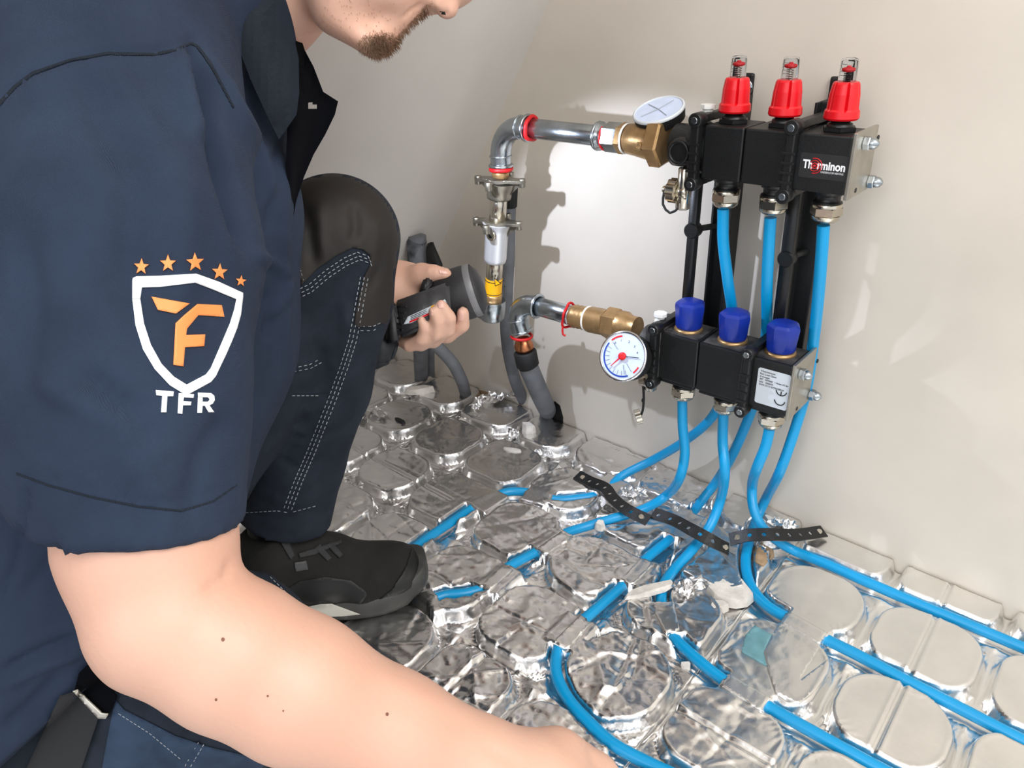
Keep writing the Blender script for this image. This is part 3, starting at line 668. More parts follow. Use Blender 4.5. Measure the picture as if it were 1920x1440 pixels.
# ================================================================ manifolds
XU, XL = (-.431, -.255), (-.472, -.281)
def hexring(): pass
def sticker_box(t, name, x0, x1, z0, z1, y, m, th=.0006):
    return MB().box((x0, y-th, z0), (x1, y, z1)).build(name, m, t)
def manifold(kind):
    U = kind == 'upper'
    x0, x1 = XU if U else XL; z0, z1 = (.517, .579) if U else (.234, .304); yf, yb = -.110, -.050; yc = -.08
    t = thing('heating_manifold', (x0, yc, z0), 'upper black heating manifold with three red flow meters' if U else 'lower black heating manifold with three blue knobs and a white label', 'manifold', 'heating manifolds')
    ports = (-.409, -.348, -.2855) if U else (-.445, -.380, -.3145)
    edges = [x0, -.380, -.320, x1-.004] if U else [x0, -.413, -.349, x1-.004]
    mm = M_black if U else M_blackdusty
    for i in range(3):
        b = MB().box((edges[i]+.0006, yf, z0), (edges[i+1]-.0006, yb, z1), .0022)
        if not U: b.box((edges[i]+.004, yf+.003, z0-.006), (edges[i+1]-.004, yb-.004, z0+.002), .002)
        mod = b.build('manifold_module', M_black, t)
        if not U:
            MB().box((edges[i]+.004, yf+.004, z1-.001), (edges[i+1]-.004, yb-.004, z1+.0008), .0004).build('dusty_top_face', M_blackdusty, mod)
    # steel end plate with bolts
    pl = MB().box((x1-.004, yf-.004, z0-.004), (x1, yb+.006, z1+.004), .0008).build('end_plate', M_steel, t)
    bolts = ((1632, 268), (1640, 340)) if U else ((1512, 700), (1530, 739))
    for px, py in bolts:
        p = onX(px-12, py, x1); MB().hexa(p, p+Vector((.007, 0, 0)), .0075).lathe(p+Vector((.007, 0, 0)), (1, 0, 0), [(0, .006), (.003, .0062), (.006, .005), (.0085, .002)], 16).build('cap_nut', M_galv, pl)
    for px, py in (((1647, 258), (1604, 357)) if U else ((1533, 677), (1494, 766))):
        p = onX(px, py, x1); MB().cyl(p-Vector((.001, 0, 0)), p+Vector((.0006, 0, 0)), .0028).build('plate_hole', M_ink, pl)
    for i, px in enumerate(ports):
        # outlet with compression nut
        b = MB().lathe((px, yc, z0+.002), (0, 0, -1), [(0, .0165), (.008, .0165), (.009, .0135), (.016, .0135), (.017, .016), (.020, .016), (.021, .012)], 28)
        ou = b.build('outlet', M_black, t)
        zz = z0-.018
        b = MB().hexa((px, yc, zz-.013), (px, yc, zz-.002), .0178, ph=.3+i*.2).lathe((px, yc, zz-.003), (0, 0, 1), [(0, .0165), (.004, .0168), (.005, .0155), (.0055, .013)], 30)
        b.lathe((px, yc, zz-.0125), (0, 0, -1), [(0, .0160), (.004, .0152), (.007, .0120), (.0072, .008)], 30)
        b.build('compression_nut', M_nickel, ou)
        if U:
            fm = MB().hexa((px, yc, z1), (px, yc, z1+.005), .0185, ph=.4).lathe((px, yc, z1+.005), (0, 0, 1), [(0, .0135), (.003, .0130), (.004, .0105), (.014, .0105)], 26).build('flow_meter', M_black, t)
            n = 60; V = []; F = []; prof = [(0, .0172), (.002, .0185), (.009, .0180), (.011, .0163), (.026, .0155), (.036, .0138), (.038, .0125)]; zb = z1+.012
            for d, r in prof:
                for k in range(n):
                    a = 2*math.pi*k/n; g = (k % 10); rr = r
                    if d > .0095: rr = r*(.93 if g in (0,) else (1.0 if g not in (1, 9) else 1.0)); rr = r*(.80 if g == 0 and .010 < d < .0375 else rr/r)
                    V.append((px+rr*math.cos(a), yc+rr*math.sin(a), zb+d))
            for a_ in range(len(prof)-1):
                for k in range(n): F.append((a_*n+k, a_*n+(k+1) % n, (a_+1)*n+(k+1) % n, (a_+1)*n+k))
            F.append(tuple(range((len(prof)-1)*n, len(prof)*n))); F.append(tuple(range(n))[::-1])
            raw('red_adjusting_cap', V, F, M_red, fm)
            zt = zb+.037
            MB().lathe((px, yc, zt), (0, 0, 1), [(0, .0093), (.021, .0088), (.0235, .0080), (.0245, .005)], 28).lathe((px, yc, zt), (0, 0, 1), [(0, .0078), (.021, .0074), (.0225, .004)], 28).build('sight_glass', M_glass, fm)
            zf = zt+(.013, .0125, .0105)[i]
            MB().lathe((px, yc, zf), (0, 0, 1), [(0, .0035), (.001, .0060), (.0035, .0060), (.0045, .003)], 20).cyl((px, yc, zf+.004), (px, yc, zf+.006), .002).build('red_float', M_redp, fm)
            pts = [Vector((px+.0032*math.cos(a*.9), yc+.0032*math.sin(a*.9), zt-.001+a*.9*(zf-zt)/36)) for a in range(40)]
            MB().tube(pts, .0005, 6, spl=False).cyl((px, yc, zt), (px, yc, zf), .0011, n=8).build('spring', M_ink if i == 2 else M_steel, fm)
            mk = MB()
            for q in range(4): mk.ring((px, yc, zt+.006+q*.0035), (0, 0, 1), .0091, .00018, 20, 4, 3.6, 5.0)
            mk.build('scale_marks', M_ink, fm)
        else:
            kb = MB().lathe((px, yc, z1), (0, 0, 1), [(0, .0195), (.0015, .020), (.004, .0185), (.0045, .0165)], 26).build('valve_collar', M_brass, t)
            V = []; F = []; n = 48; prof = [(0, .0172, 0), (.002, .0180, 0), (.010, .0186, .3), (.022, .0198, .8), (.030, .0205, 1), (.0335, .0198, 1), (.0365, .0165, .9), (.0385, .011, .5), (.039, .004, 0)]; zb = z1+.005
            for d, r, q in prof:
                for k in range(n):
                    a = 2*math.pi*k/n+.25+i*.3; s = 2*math.pi/7; c = (a % s)-s/2; rr = r*((1-q)+q*math.cos(s/2)*1.03/math.cos(c)); V.append((px+rr*math.cos(a), yc+rr*math.sin(a), zb+d))
            for a_ in range(len(prof)-1):
                for k in range(n): F.append((a_*n+k, a_*n+(k+1) % n, (a_+1)*n+(k+1) % n, (a_+1)*n+k))
            F.append(tuple(range((len(prof)-1)*n, len(prof)*n))); F.append(tuple(range(n))[::-1])
            o = raw('blue_knob', V, F, M_navyknob, kb, smooth=True)
            try: o.data.set_sharp_from_angle(angle=.32)
            except Exception: pass
    # clamps over the front
    for cx in ((x0-.006, -.322) if U else (x0-.004, -.341)):
        c = MB().box((cx-.0055, yf-.012, z0-.008), (cx+.0055, yf-.001, z1+.008), .002)
        for zz in (z0-.006, z1+.006): c.cyl((cx, yf-.014, zz), (cx, yf+.004, zz), .0085, n=22)
        for q in range(4):
            za = z0+.008+q*(z1-z0-.02)/4; c.box((cx-.0075, yf-.0135, za), (cx+.0075, yf-.0115, za+.003), .0004)
        for zz, d in ((z1+.002, 1), (z0-.010, 1)): c.box((cx-.0055, yf-.004, zz), (cx+.0055, yb+(.05 if U else .012), zz+.009), .0015)
        cl = c.build('clamp', M_black, t)
        for zz in (z0-.006, z1+.006): MB().cyl((cx, yf-.0155, zz), (cx, yf-.0135, zz), .0042, n=14).build('screw', M_galv, cl)
    # left end body
    c = MB().lathe((x0+.002, yc, (z0+z1)/2), (-1, 0, 0), [(0, .029), (.012, .029), (.014, .031), (.026, .031), (.030, .026), (.052 if U else .040, .026)], 36)
    if U: c.cyl((x0-.030, yf-.002, .545), (x0-.030, yc, .545), .017).ring((x0-.030, yf-.0025, .545), (0, 1, 0), .0125, .0022)
    else: c.box((x0-.022, yf-.002, z1-.022), (x0+.002, yb, z1+.004), .003).box((x0-.022, yf-.002, z0), (x0+.002, yb, z0+.05), .003)
    c.build('end_fitting', M_black if U else M_blackdusty, t)
    # bleed valve on top
    bx = (x0-.012) if U else (x0-.012); p = Vector((bx, yc+(.0 if U else -.01), z1+.004))
    MB().lathe(p, (0, 0, 1), [(0, .0085), (.004, .0085), (.005, .0065), (.010, .0065), (.0105, .0095), (.015, .0095), (.0155, .006)], 8, False).build('white_bleed_cap', M_white, t)
    return t
tu = manifold('upper'); tl = manifold('lower')
# drain valve of the upper manifold
c = onY(1262, 357, -.095)
dv = MB().cyl((c.x+.008, c.y, c.z), (c.x+.022, c.y, c.z), .010).cyl((c.x+.015, c.y, c.z+.03), (c.x+.015, c.y, c.z-.020), .0085).hexa((c.x+.015, c.y, c.z-.012), (c.x+.015, c.y, c.z-.022), .009).build('drain_valve', M_nickel, tu)
V = []; F = []; n = 40
for d, r in ((0, .0115), (.001, .0155), (.012, .0155), (.014, .012)):
    for k in range(n):
        a = 2*math.pi*k/n; rr = r*(1 if k % 4 < 2 else .9); V.append((c.x+.008-d, c.y+rr*math.cos(a), c.z+rr*math.sin(a)))
for i in range(3):
    for k in range(n): F.append((i*n+k, i*n+(k+1) % n, (i+1)*n+(k+1) % n, (i+1)*n+k))
F += [tuple(range(n))[::-1], tuple(range(3*n, 4*n))]
raw('ribbed_cap', V, F, M_nickel, dv)
MB().cyl((c.x-.008, c.y, c.z), (c.x-.014, c.y, c.z), .0045).build('cap_pin', M_nickel, dv)
MB().tube([(c.x-.011, c.y-.003, c.z-.003), (c.x-.010, c.y-.006, c.z-.018), (c.x+.002, c.y-.008, c.z-.027), (c.x+.014, c.y-.006, c.z-.018), (c.x+.018, c.y-.004, c.z-.008)], .0017, 8).build('cap_retainer', M_rubber, dv)
# drain valve of the lower manifold with hanging cap
c = onY(1207, 712, -.098)
dv = MB().cyl(c+Vector((-.004, 0, 0)), c+Vector((.020, 0, 0)), .010).cyl(c+Vector((.012, 0, .02)), c+Vector((.012, 0, -.012)), .009).build('drain_valve', M_nickel, tl)
k0 = onY(1206, 722, -.104); k1 = onY(1205, 770, -.104); k2 = onY(1200, 782, -.104)
MB().tube([k0, onY(1207, 745, -.104), k1, k2], .0019, 8).ring(onY(1206, 750, -.104), (1, 0, 0), .003, .0012, 10, 6).build('cap_retainer', M_rubber, dv)
cc = onY(1197, 781, -.104); axd = (onY(1215, 790, -.104)-onY(1197, 781, -.104)).normalized(); axn = Vector((axd.z, 0, -axd.x))
axc = (rt*.85+Vector((0, 0, .30))).normalized(); V = []; F = []
for d, r in ((-.0045, .0105), (-.004, .0118), (.0045, .0118), (.005, .009)):
    u, v, a_ = frame(axc)
    for k in range(n):
        a = 2*math.pi*k/n; rr = r*(1 if k % 4 < 2 else .9); V.append(cc+a_*d+(u*math.cos(a)+v*math.sin(a))*rr)
F = [(i*n+k, i*n+(k+1) % n, (i+1)*n+(k+1) % n, (i+1)*n+k) for i in range(3) for k in range(n)]+[tuple(range(n))[::-1], tuple(range(3*n, 4*n))]
raw('hanging_cap', V, F, M_nickel, dv)
# ---------------------------------------------------------------- upper maker's plate
N = Vector((0, -1, 0)); X = Vector((1, 0, 0)); Z = Vector((0, 0, 1)); yf = -.110
o0 = onY(1503, 285, yf); o1 = onY(1594, 297, yf); o2 = onY(1500, 330, yf)
sx0, sx1, sz1, sz0 = o0.x, o1.x, o0.z, o0.z-.0265
plq = MB().prism([(0.0015, 0), (sx1-sx0-.0015, 0), (sx1-sx0, .0015), (sx1-sx0, sz1-sz0-.0015), (sx1-sx0-.0015, sz1-sz0), (.0015, sz1-sz0), (0, sz1-sz0-.0015), (0, .0015)], (sx0, yf+.0002, sz0), X, Z, N, .0008).build('maker_plate', mat('plate_dark', (.16, .16, .165), .4), tu)
yo = yf-.0006; W = sx1-sx0
text_on('lettering', 'Th', (sx0+.0035, yo, sz0+.0105), X, Z, N, .0125, M_inkw, plq, off=.00035*60*.02, width=.0105, lift=.0003)
text_on('lettering', 'rminon', (sx0+.0195, yo, sz0+.0105), X, Z, N, .0125, M_inkw, plq, off=.00042, width=W-.0225, lift=.0003)
text_on('small_lettering', 'UNDERFLOOR HEATING', (sx0+.024, yo, sz0+.0066), X, Z, N, .0030, M_inkw, plq, width=W-.028, lift=.0003)
ec = Vector((sx0+.0165, yo-.0003, sz0+.0135))
MB().ring(ec, (0, 1, 0), .0030, .0005, 24, 6).ring(ec, (0, 1, 0), .0056, .0004, 30, 6, .6, 5.6).ring(ec, (0, 1, 0), .0080, .00045, 30, 6, 1.2, 4.9).cyl(ec, ec+N*.0004, .0013).build('swirl_mark', M_inkr, plq)
# ---------------------------------------------------------------- lower type label
a = onY(1423, 688, yf); b = onY(1490, 706, yf); c3 = onY(1415, 742, yf)
sx0, sz1 = a.x, a.z; W = .0425; H = .0500; sz0 = sz1-H
lb = MB().prism([(.002, 0), (W-.002, 0), (W, .002), (W, H-.002), (W-.002, H), (.002, H), (0, H-.002), (0, .002)], (sx0, yf+.0002, sz0), X, Z, N, .0007).build('type_label', M_label, tl)
yo = yf-.0005
for i, (s, wd) in enumerate((('Therminon', .021), ('Part Load Open', .023), ('3-groeps', .014), ('ART   VNV0003   1 Niveau 4-5 Bar', .041), ('S/N   200602', .020), ('WWW LTV CV BUITENGEBRUIK', .036))):
    text_on('small_lettering', s, (sx0+.003, yo, sz1-.0050-i*.0038), X, Z, N, .0034, M_ink, lb, off=.00006, width=wd*.92)
ceo = Vector((sx0+.033, yo-.0003, sz0+.009))
MB().ring(ceo+Vector((.0, 0, .0)), (0, 1, 0), .0058, .00055, 20, 6, math.pi*.5+.1, math.pi*1.5-.1).build('c_mark', M_ink, lb)
def arcC(cx, cz, r, a0, a1): return [Vector((cx+r*math.cos(a0+(a1-a0)*k/16), yo-.0003, cz+r*math.sin(a0+(a1-a0)*k/16))) for k in range(17)]
bpy.data.objects.remove(bpy.data.objects['c_mark'])
MB().tube(arcC(sx0+.0325, sz0+.0125, .0066, 3.25, 6.2), .0007, 6, spl=False).build('conformity_mark', M_ink, lb)
MB().tube(arcC(sx0+.0330, sz0+.0262, .0066, 3.25, 6.2), .0007, 6, spl=False).tube([Vector((sx0+.0330, yo-.0003, sz0+.0198)), Vector((sx0+.0330, yo-.0003, sz0+.0252))], .0007, 6, spl=False).build('conformity_mark', M_ink, lb)
# diagonal sticker on the lower end plate
P = [onX(1497, 733, -.2808), onX(1497, 717, -.2808), onX(1531, 705, -.2808), onX(1528, 713, -.2808)]
# ---------------------------------------------------------------- mounting brackets
for bx, lug, l in ((-.443, True, 'left black mounting bracket with rungs between the two manifolds'), (-.322, True, 'right black mounting bracket with rungs between the two manifolds')):
    t = thing('mounting_bracket', (bx, -.02, .25), l, 'bracket', 'manifold mounting brackets'); yw = wall_y(bx)
    dx = .0075 if bx > -.4 else .006
    fx = onY(1307 if bx < -.4 else 1490, 345 if bx < -.4 else 370, -.055).x; fx2 = onY(1288 if bx < -.4 else 1464, 560 if bx < -.4 else 590, -.055).x
    MB().hull([(fx+a*dx, yy, .53) for a in (-1, 1) for yy in (-.060, -.048)]+[(fx2+a*dx, yy, .29) for a in (-1, 1) for yy in (-.060, -.048)], .001, 1).build('front_rail', M_black, t)
    MB().box((bx-dx-.004, yw-.030, .235), (bx+dx+.006, yw-.0005, .600), .002).box((bx-dx-.004, yw-.045, .235), (bx-dx-.001, yw-.0005, .600), .0008).build('back_rail', M_black, t)
    MB().box((bx-.012, yw-.006, .575), (bx+.012, yw-.0005, .625), .003).build('wall_lug', M_black, t)
    p = Vector((bx+.002, yw-.006, .608)); MB().cyl(p, p+Vector((0, -.002, 0)), .0105).hexa(p, p+Vector((0, -.009, 0)), .0085).build('hex_bolt', M_galv, t)
    for zz in (.385, .435 if bx < -.4 else .42):
        if zz == .385 and bx < -.4: continue
        if zz == .385: continue
        fm_ = fx+(fx2-fx)*(.52-zz)/.23
        MB().cyl((fm_, -.05, zz), (bx, yw-.028, zz), .0042).build('rung', M_black, t)
        MB().cyl((fm_, -.062, zz), (fm_, -.046, zz), .0105, n=20).build('rung_boss', M_black, t)
# ================================================================ thermometers
def dial(name, c, nrm, R, depth, label, detail):
    c = Vector(c); n_ = Vector(nrm).normalized(); t = thing(name, c, label, 'thermometer', 'round thermometers')
    MB().lathe(c-n_*depth, n_, [(0, R*.75), (.002, R*.93), (depth-.004, R*.98), (depth-.002, R)], 48).build('housing', M_rubber, t)
    MB().lathe(c-n_*.003, n_, [(0, R*.98), (.001, R*1.0), (.0035, R*1.0), (.005, R*.95), (.0045, R*.91), (.002, R*.89)], 56, cap=False).build('bezel', M_chrome if detail else mat('frosted_rim', (.82, .84, .86), .35), t)
    f = MB().lathe(c-n_*.001, n_, [(0, R*.9), (.0015, R*.9)], 48).build('dial_face', mat('dial_white', (.80, .85, .95) if detail else (.84, .87, .90), .45, var=.05 if detail else .12, vscale=70), t)
    return t, f, c+n_*.0007, n_
vd = -ray(1170, 668).normalized(); ndir = (vd*.86-rt*.42+Vector((0, 0, .06))).normalized()
gc = onY(1168, 668, -.150)
KF = 1.18
t, f, fc, n_ = dial('thermometer', gc, ndir, .0355, .028, 'round blue and white thermometer with red needle at the lower manifold inlet', True)
gy = Vector((0, 0, 1)); gy = (gy-n_*gy.dot(n_)).normalized(); gx = gy.cross(n_).normalized()
def arc(R, a0, a1, wd, n=26):
    R *= KF
    V = []; F = []
    for k in range(n+1):
        a = math.radians(a0+(a1-a0)*k/n)
        for r in (R-wd/2, R+wd/2): V.append(fc+(gx*math.cos(a)+gy*math.sin(a))*r+n_*.0004)
    return V, [(2*k, 2*k+1, 2*k+3, 2*k+2) for k in range(n)]
V, F = arc(.0238, 150, 300, .0022); raw('blue_scale', V, F, M_inkb, f)
V, F = arc(.0238, 105, 140, .0024); raw('red_scale', V, F, M_inkr, f)
V, F = arc(.0238, 318, 340, .0022); raw('red_scale', V, F, M_inkr, f)
tk = MB()
for a in range(160, 300, 15):
    a = math.radians(a); d = gx*math.cos(a)+gy*math.sin(a); tk.tube([fc+d*.020+n_*.0004, fc+d*.0265+n_*.0004], .0002, 4, spl=False)
for a in (140, 290, 315):
    a = math.radians(a); d = gx*math.cos(a)+gy*math.sin(a); tk.tube([fc+d*.012+n_*.0004, fc+d*.0255+n_*.0004], .00025, 4, spl=False)
tk.build('scale_ticks', M_ink, f)
for s, a in (('0', 135), ('1', 108), ('2', 78), ('3', 50), ('4', 25)):
    a = math.radians(a); q = fc+(gx*math.cos(a)+gy*math.sin(a))*.0218
    text_on('numeral', s, q-gx*.001-gy*.0015, gx, gy, n_, .0048, M_ink, f, lift=.0004)
d = gx*math.cos(.12)+gy*math.sin(.12); MB().tube([fc-d*.003+n_*.0018, fc+d*.0245+n_*.0018], .0005, 6, spl=False).build('black_needle', M_ink, t)
d = gx*math.cos(math.radians(232))+gy*math.sin(math.radians(232)); MB().tube([fc+n_*.003, fc+d*.021+n_*.003], lambda q: .0014-.0009*q, 8, spl=False).lathe(fc+n_*.001, n_, [(0, .0056), (.003, .0052), (.0035, .003)], 20).build('red_needle', M_inkr, t)
MB().cyl(gc-n_*.026, Vector((XL[0]-.012, -.092, .268)), .014, .012).build('stem', M_rubber, t)
# upper one, tilted on top of the brass valve
uc = At(1235, 206, .965); nn = (Vector((0, 0, 1))*.96-rt*.26+(-ray(1235, 206).normalized())*.30).normalized()
t, f, fc, n_ = dial('thermometer', uc, nn, .0335, .017, 'round frosted thermometer seen edge-on above the brass valve', False)
gx = (rt-n_*rt.dot(n_)).normalized(); gy = n_.cross(gx)
tk = MB()
for a in (.5, 2.0, 3.4, 5.0): tk.tube([fc+n_*.0006, fc+(gx*math.cos(a)+gy*math.sin(a))*.024+n_*.0006], .0005, 4, spl=False)
tk.build('cross_marks', mat('pale_grey_print', (.66, .68, .71), .5), f)
MB().cyl(uc-n_*.016, Vector((-.508, -.08, .555)), .009).build('stem', M_brass, t)
# ================================================================ upper supply pipe
AU = Vector((0, -.08, .5485))
def ax(x, o=AU): return Vector((x, o.y, o.z))
zt_ = .5505
t = thing('elbow_pipe', (-.76, -.08, .49), 'galvanised steel elbow and pipe with red rings above the standpipe', 'pipe', 'galvanised press pipes')
SX = -.778
pe = [Vector((SX, -.08, .488)), Vector((SX, -.08, .505)), Vector((SX+.003, -.08, .522)), Vector((SX+.012, -.08, .537)), Vector((SX+.027, -.08, .547)), Vector((SX+.045, -.08, zt_)), Vector((-.722, -.08, zt_))]
MB().tube(pe, .0158, 28).ring((SX, -.08, .492), (0, 0, 1), .0165, .0028).ring((SX, -.08, .506), (0, 0, 1), .0158, .0018).ring((-.724, -.08, zt_), (1, 0, 0), .0168, .0030).ring((-.738, -.08, zt_), (1, 0, 0), .0158, .0018).build('elbow', M_galv, t)
MB().cyl((-.722, -.08, zt_), (-.598, -.08, .549), .0138, n=32).build('pipe', M_galv, t)
MB().ring((-.716, -.08, zt_), (1, 0, 0), .0158, .0030, wob=.05).build('red_ring', M_redp, t)
MB().ring((SX, -.08, .4865), (0, 0, 1), .0158, .0032, wob=.02).build('red_ring', M_redp, t)
MB().lathe((-.604, -.08, .549), (1, 0, 0), [(0, .0145), (.002, .019), (.008, .019), (.010, .0165), (.016, .0165)], 32).hexa((-.590, -.08, .549), (-.564, -.08, .549), .0195, ph=.3).ring((-.600, -.08, .549), (1, 0, 0), .0175, .0022).build('press_coupling', M_galv, t)
MB().ring((-.588, -.08, .549), (1, 0, 0), .0168, .0018, a0=2.2, a1=4.4).build('red_ring', M_redp, t)
t = thing('brass_ball_valve', (-.51, -.08, .547), 'large brass ball valve joining the upper pipe to the manifold', 'valve', 'brass valves')
b0 = Vector((-.566, -.08, .549))
MB().hexa(b0, b0+X*.010, .0205, ph=.2).lathe(b0+X*.009, X, [(0, .0175), (.004, .0175), (.006, .0195), (.020, .0210), (.034, .0235), (.048, .0235), (.054, .021)], 36).build('valve_body', M_brass, t)
MB().lathe(b0+X*.0085, X, [(0, .0190), (.0015, .0200), (.003, .0185)], 32, cap=False).build('white_seal', M_white, t)
MB().hexa(b0+X*.050, b0+X*.070, .0320, .0320, ph=.15).build('union_nut', M_brass, t)
p = Vector((-.522, -.1035, .546)); MB().hexa(p+Vector((0, .006, 0)), p-Vector((0, .002, 0)), .0055).ring(p-Vector((0, .002, 0)), (0, 1, 0), .003, .0008, 12, 6).build('gland_screw', M_brass, t)
# ================================================================ lower return pipe
zl = .277
t = thing('elbow_pipe', (-.74, -.08, .21), 'short galvanised steel elbow pipe beside the tool, lower of the two', 'pipe', 'galvanised press pipes')
pe = [onY(978, 622, -.08), onY(972, 600, -.08), onY(975, 580, -.08), onY(990, 572, -.08), onY(1008, 574, -.08)]
ps = spline(pe)
MB().tube(pe, .0165, 26).ring(pe[0], pe[0]-pe[1], .0168, .0028).ring(pe[-1], X, .0175, .0030).ring(ps[len(ps)//4], pe[0]-pe[1], .0168, .0016).build('elbow', M_galv, t)
MB().cyl(pe[-1], onY(1072, 592, -.08), .0150, n=30).build('pipe', M_galv, t)
MB().ring(onY(978, 630, -.08), Vector((.02, 0, 1)), .0170, .0024).build('red_ring', M_redp, t)
rr = onY(1068, 592, -.08); MB().ring(rr, X, .0185, .0020, wob=.10).tube([rr+Vector((0, -.018, -.012)), rr+Vector((.002, -.020, -.024)), rr+Vector((.006, -.018, -.026))], .0016, 8).build('red_ring', M_redp, t)
t = thing('brass_union', onY(1130, 605, -.08), 'brass threaded union between the lower pipe and the lower manifold', 'valve', 'brass valves')
b0 = onY(1074, 592, -.08); b1 = onY(1200, 618, -.08); D = (b1-b0).normalized(); L = (b1-b0).length
g = MB().lathe(b0, D, [(0, .0165), (.006, .0185), (.010, .0165), (.014, .0185), (.018, .0168), (.022, .0185), (.028, .0175)], 30)
g.lathe(b0+D*.030, D, [(0, .0185), (.004, .0200), (.030, .0200), (.034, .0215)], 30).hexa(b0+D*.062, b0+D*.088, .0245, ph=.3).lathe(b0+D*.086, D, [(0, .0225), (.010, .0225), (.018, .018), (.03, .018)], 30)
g.build('union_body', M_brass, t)
MB().ring(b0+D*.029, D, .0185, .0016).build('white_seal', M_white, t)
# ---- riser under the elbow
t = thing('insulated_riser', (-.78, -.03, 0), 'thick grey insulated riser with black collar and copper stub below the lower elbow', 'pipe', 'grey insulated pipes')
q0 = onY(980, 634, -.08); q1 = onY(984, 658, -.079); q2 = onY(990, 686, -.076)
MB().cyl(q0, q1, .0125, .0140).lathe(q0, q1-q0, [(.004, .0125), (.012, .0165), (.018, .0165)], 26).build('copper_stub', M_copper, t)
MB().cyl(q1, q2, .0195, .0195, n=30).build('black_collar', M_rubber, t)
MB().tube([q2, onY(1001, 712, -.066), onY(1014, 742, -.045), onZ(1030, 776, -.01)], .0168, 24).build('grey_sleeve', M_grey, t)
# ---- meter standpipe
t = thing('meter_coupling', (SX-.004, -.08, .28), 'silver winged meter coupling standpipe with yellow warning label', 'standpipe')
def sx(z): return SX-.001-(.486-z)*.13
def sp(z): return Vector((sx(z), -.08, z))
AXs = (sp(.30)-sp(.48)).normalized()
MB().cyl(sp(.485), sp(.474), .0135).build('brass_tail', M_brass, t)
def wings(z, rot, nm):
    b = MB(); c = sp(z); P = []
    for k in range(72):
        a = 2*math.pi*k/72; r = .021+.023*max(0, math.cos(2*(a-rot)))**3; P.append((r*math.cos(a), r*math.sin(a)))
    b.prism(P, c, X, Vector((0, 1, 0)), Z, .005, .0008)
    for k in range(4):
        a = rot+k*math.pi/2; e = c+Vector((math.cos(a), math.sin(a), 0))*.038; b.cyl(e-Z*.006, e+Z*.007, .0055, n=16)
        b.hull([c+Vector((math.cos(a), math.sin(a), 0))*.040+Z*.001, c+Vector((math.cos(a+.12), math.sin(a+.12), 0))*.016, c+Vector((math.cos(a-.12), math.sin(a-.12), 0))*.016, c+Vector((math.cos(a), math.sin(a), 0))*.014-Z*.022])
    return b.build(nm, M_cast, t)
wings(.467, .25, 'wing_flange')
MB().lathe(sp(.467), AXs, [(0, .025), (.006, .024), (.016, .019), (.022, .0195), (.026, .0185), (.027, .014)], 32).build('upper_cup', M_cast, t)
MB().cyl(sp(.444), sp(.402), .0135, n=30).build('inner_tube', M_nickel, t)
wings(.400, .25, 'wing_flange')
bd = MB().lathe(sp(.402), AXs, [(0, .024), (.008, .0205), (.014, .0185), (.060, .0185), (.066, .0175), (.068, .014)], 36).build('meter_body', mat('silver_paint', (.84, .84, .85), .35, .5), t)
p = onY(919, 442, -.0985); MB().cyl(p+Vector((0, .008, 0)), p, .0095).build('test_plug', M_nickel, bd); MB().hexa(p+Vector((0, .001, 0)), p-Vector((0, .001, 0)), .0045).build('plug_recess', M_ink, bd)
p = onY(916, 350, -.103); MB().cyl(p+Vector((0, .006, 0)), p-Vector((0, .002, 0)), .0055).build('test_plug', M_ink, t)
MB().cyl(sp(.336), sp(.302), .0138, n=30).build('lower_tube', M_nickel, t)
lbz = MB().lathe(sp(.307), AXs, [(0, .0142), (.028, .0142)], 40).build('warning_label', M_yel, t)
lb_c = onY(935, 532, -.0945)
for tri in (1, .0):
    s = .0095*1 if tri else .0065
MB().prism([(-.008, -.006), (-.008, .0085), (.0065, .0012)], lb_c, X, Z, N, .0006).build('warning_symbol', M_ink, lbz)
MB().prism([(-.0066, -.0040), (-.0066, .0064), (.0040, .0012)], lb_c+N*.0003, X, Z, N, .0006).build('warning_symbol_fill', M_yel, lbz)
MB().ring(sp(.304), AXs, .0142, .0007, 30, 6).ring(sp(.282), AXs, .0142, .0006, 30, 6).build('label_border', M_ink, lbz)
for dx_, dz_ in ((-.012, .004), (-.0115, -.004), (.008, .006), (.009, -.004)):
    MB().sphere(lb_c+Vector((dx_, .002+abs(dx_)*.25, dz_)), .0013).build('label_dot', M_ink, lbz)
MB().cyl(sp(.279), sp(.266), .0155, n=30).build('ring_nut', M_brass, t)
MB().lathe(sp(.268), AXs, [(0, .021), (.004, .0225), (.030, .0225), (.036, .018)], 32).hull([sp(.262)+Vector((x_, y_, z_)) for x_ in (-.052, -.006) for y_ in (-.012, .012) for z_ in (-.026 if x_ < -.03 else -.034, -.002)], .003).build('wall_bracket_casting', M_galv, t)
# ---- grey pipes behind
t = thing('insulated_riser', (-.80, -.02, 0), 'slim grey insulated riser with black end cap behind the standpipe', 'pipe', 'grey insulated pipes')
yy = -.012
MB().tube([onY(955, 378, yy), onY(953, 480, yy), onY(949, 590, yy), onY(952, 650, yy+.004), onY(965, 710, yy+.012), onZ(985, 758, -.01)], .0113, 22).build('grey_sleeve', M_grey, t)
MB().cyl(onY(957, 338, yy), onY(955, 388, yy), .0130).build('black_end_cap', M_rubber, t)
t = thing('insulated_riser', (-1.08, -.03, 0), 'upright thick grey pipe with torn top behind the hand', 'pipe', 'grey insulated pipes')
yy = -.050
MB().tube([onY(782, 442, yy), onY(786, 520, yy), onY(788, 620, yy), onZ(790, 712, -.01)], lambda q: .0165-.002*q, 24).build('grey_sleeve', M_grey, t)
MB().lathe(onY(782, 500, yy), onY(781, 436, yy)-onY(782, 500, yy), [(0, .0175), (.05, .0185), (.058, .016)], 22).build('torn_sleeve', M_torn, t)
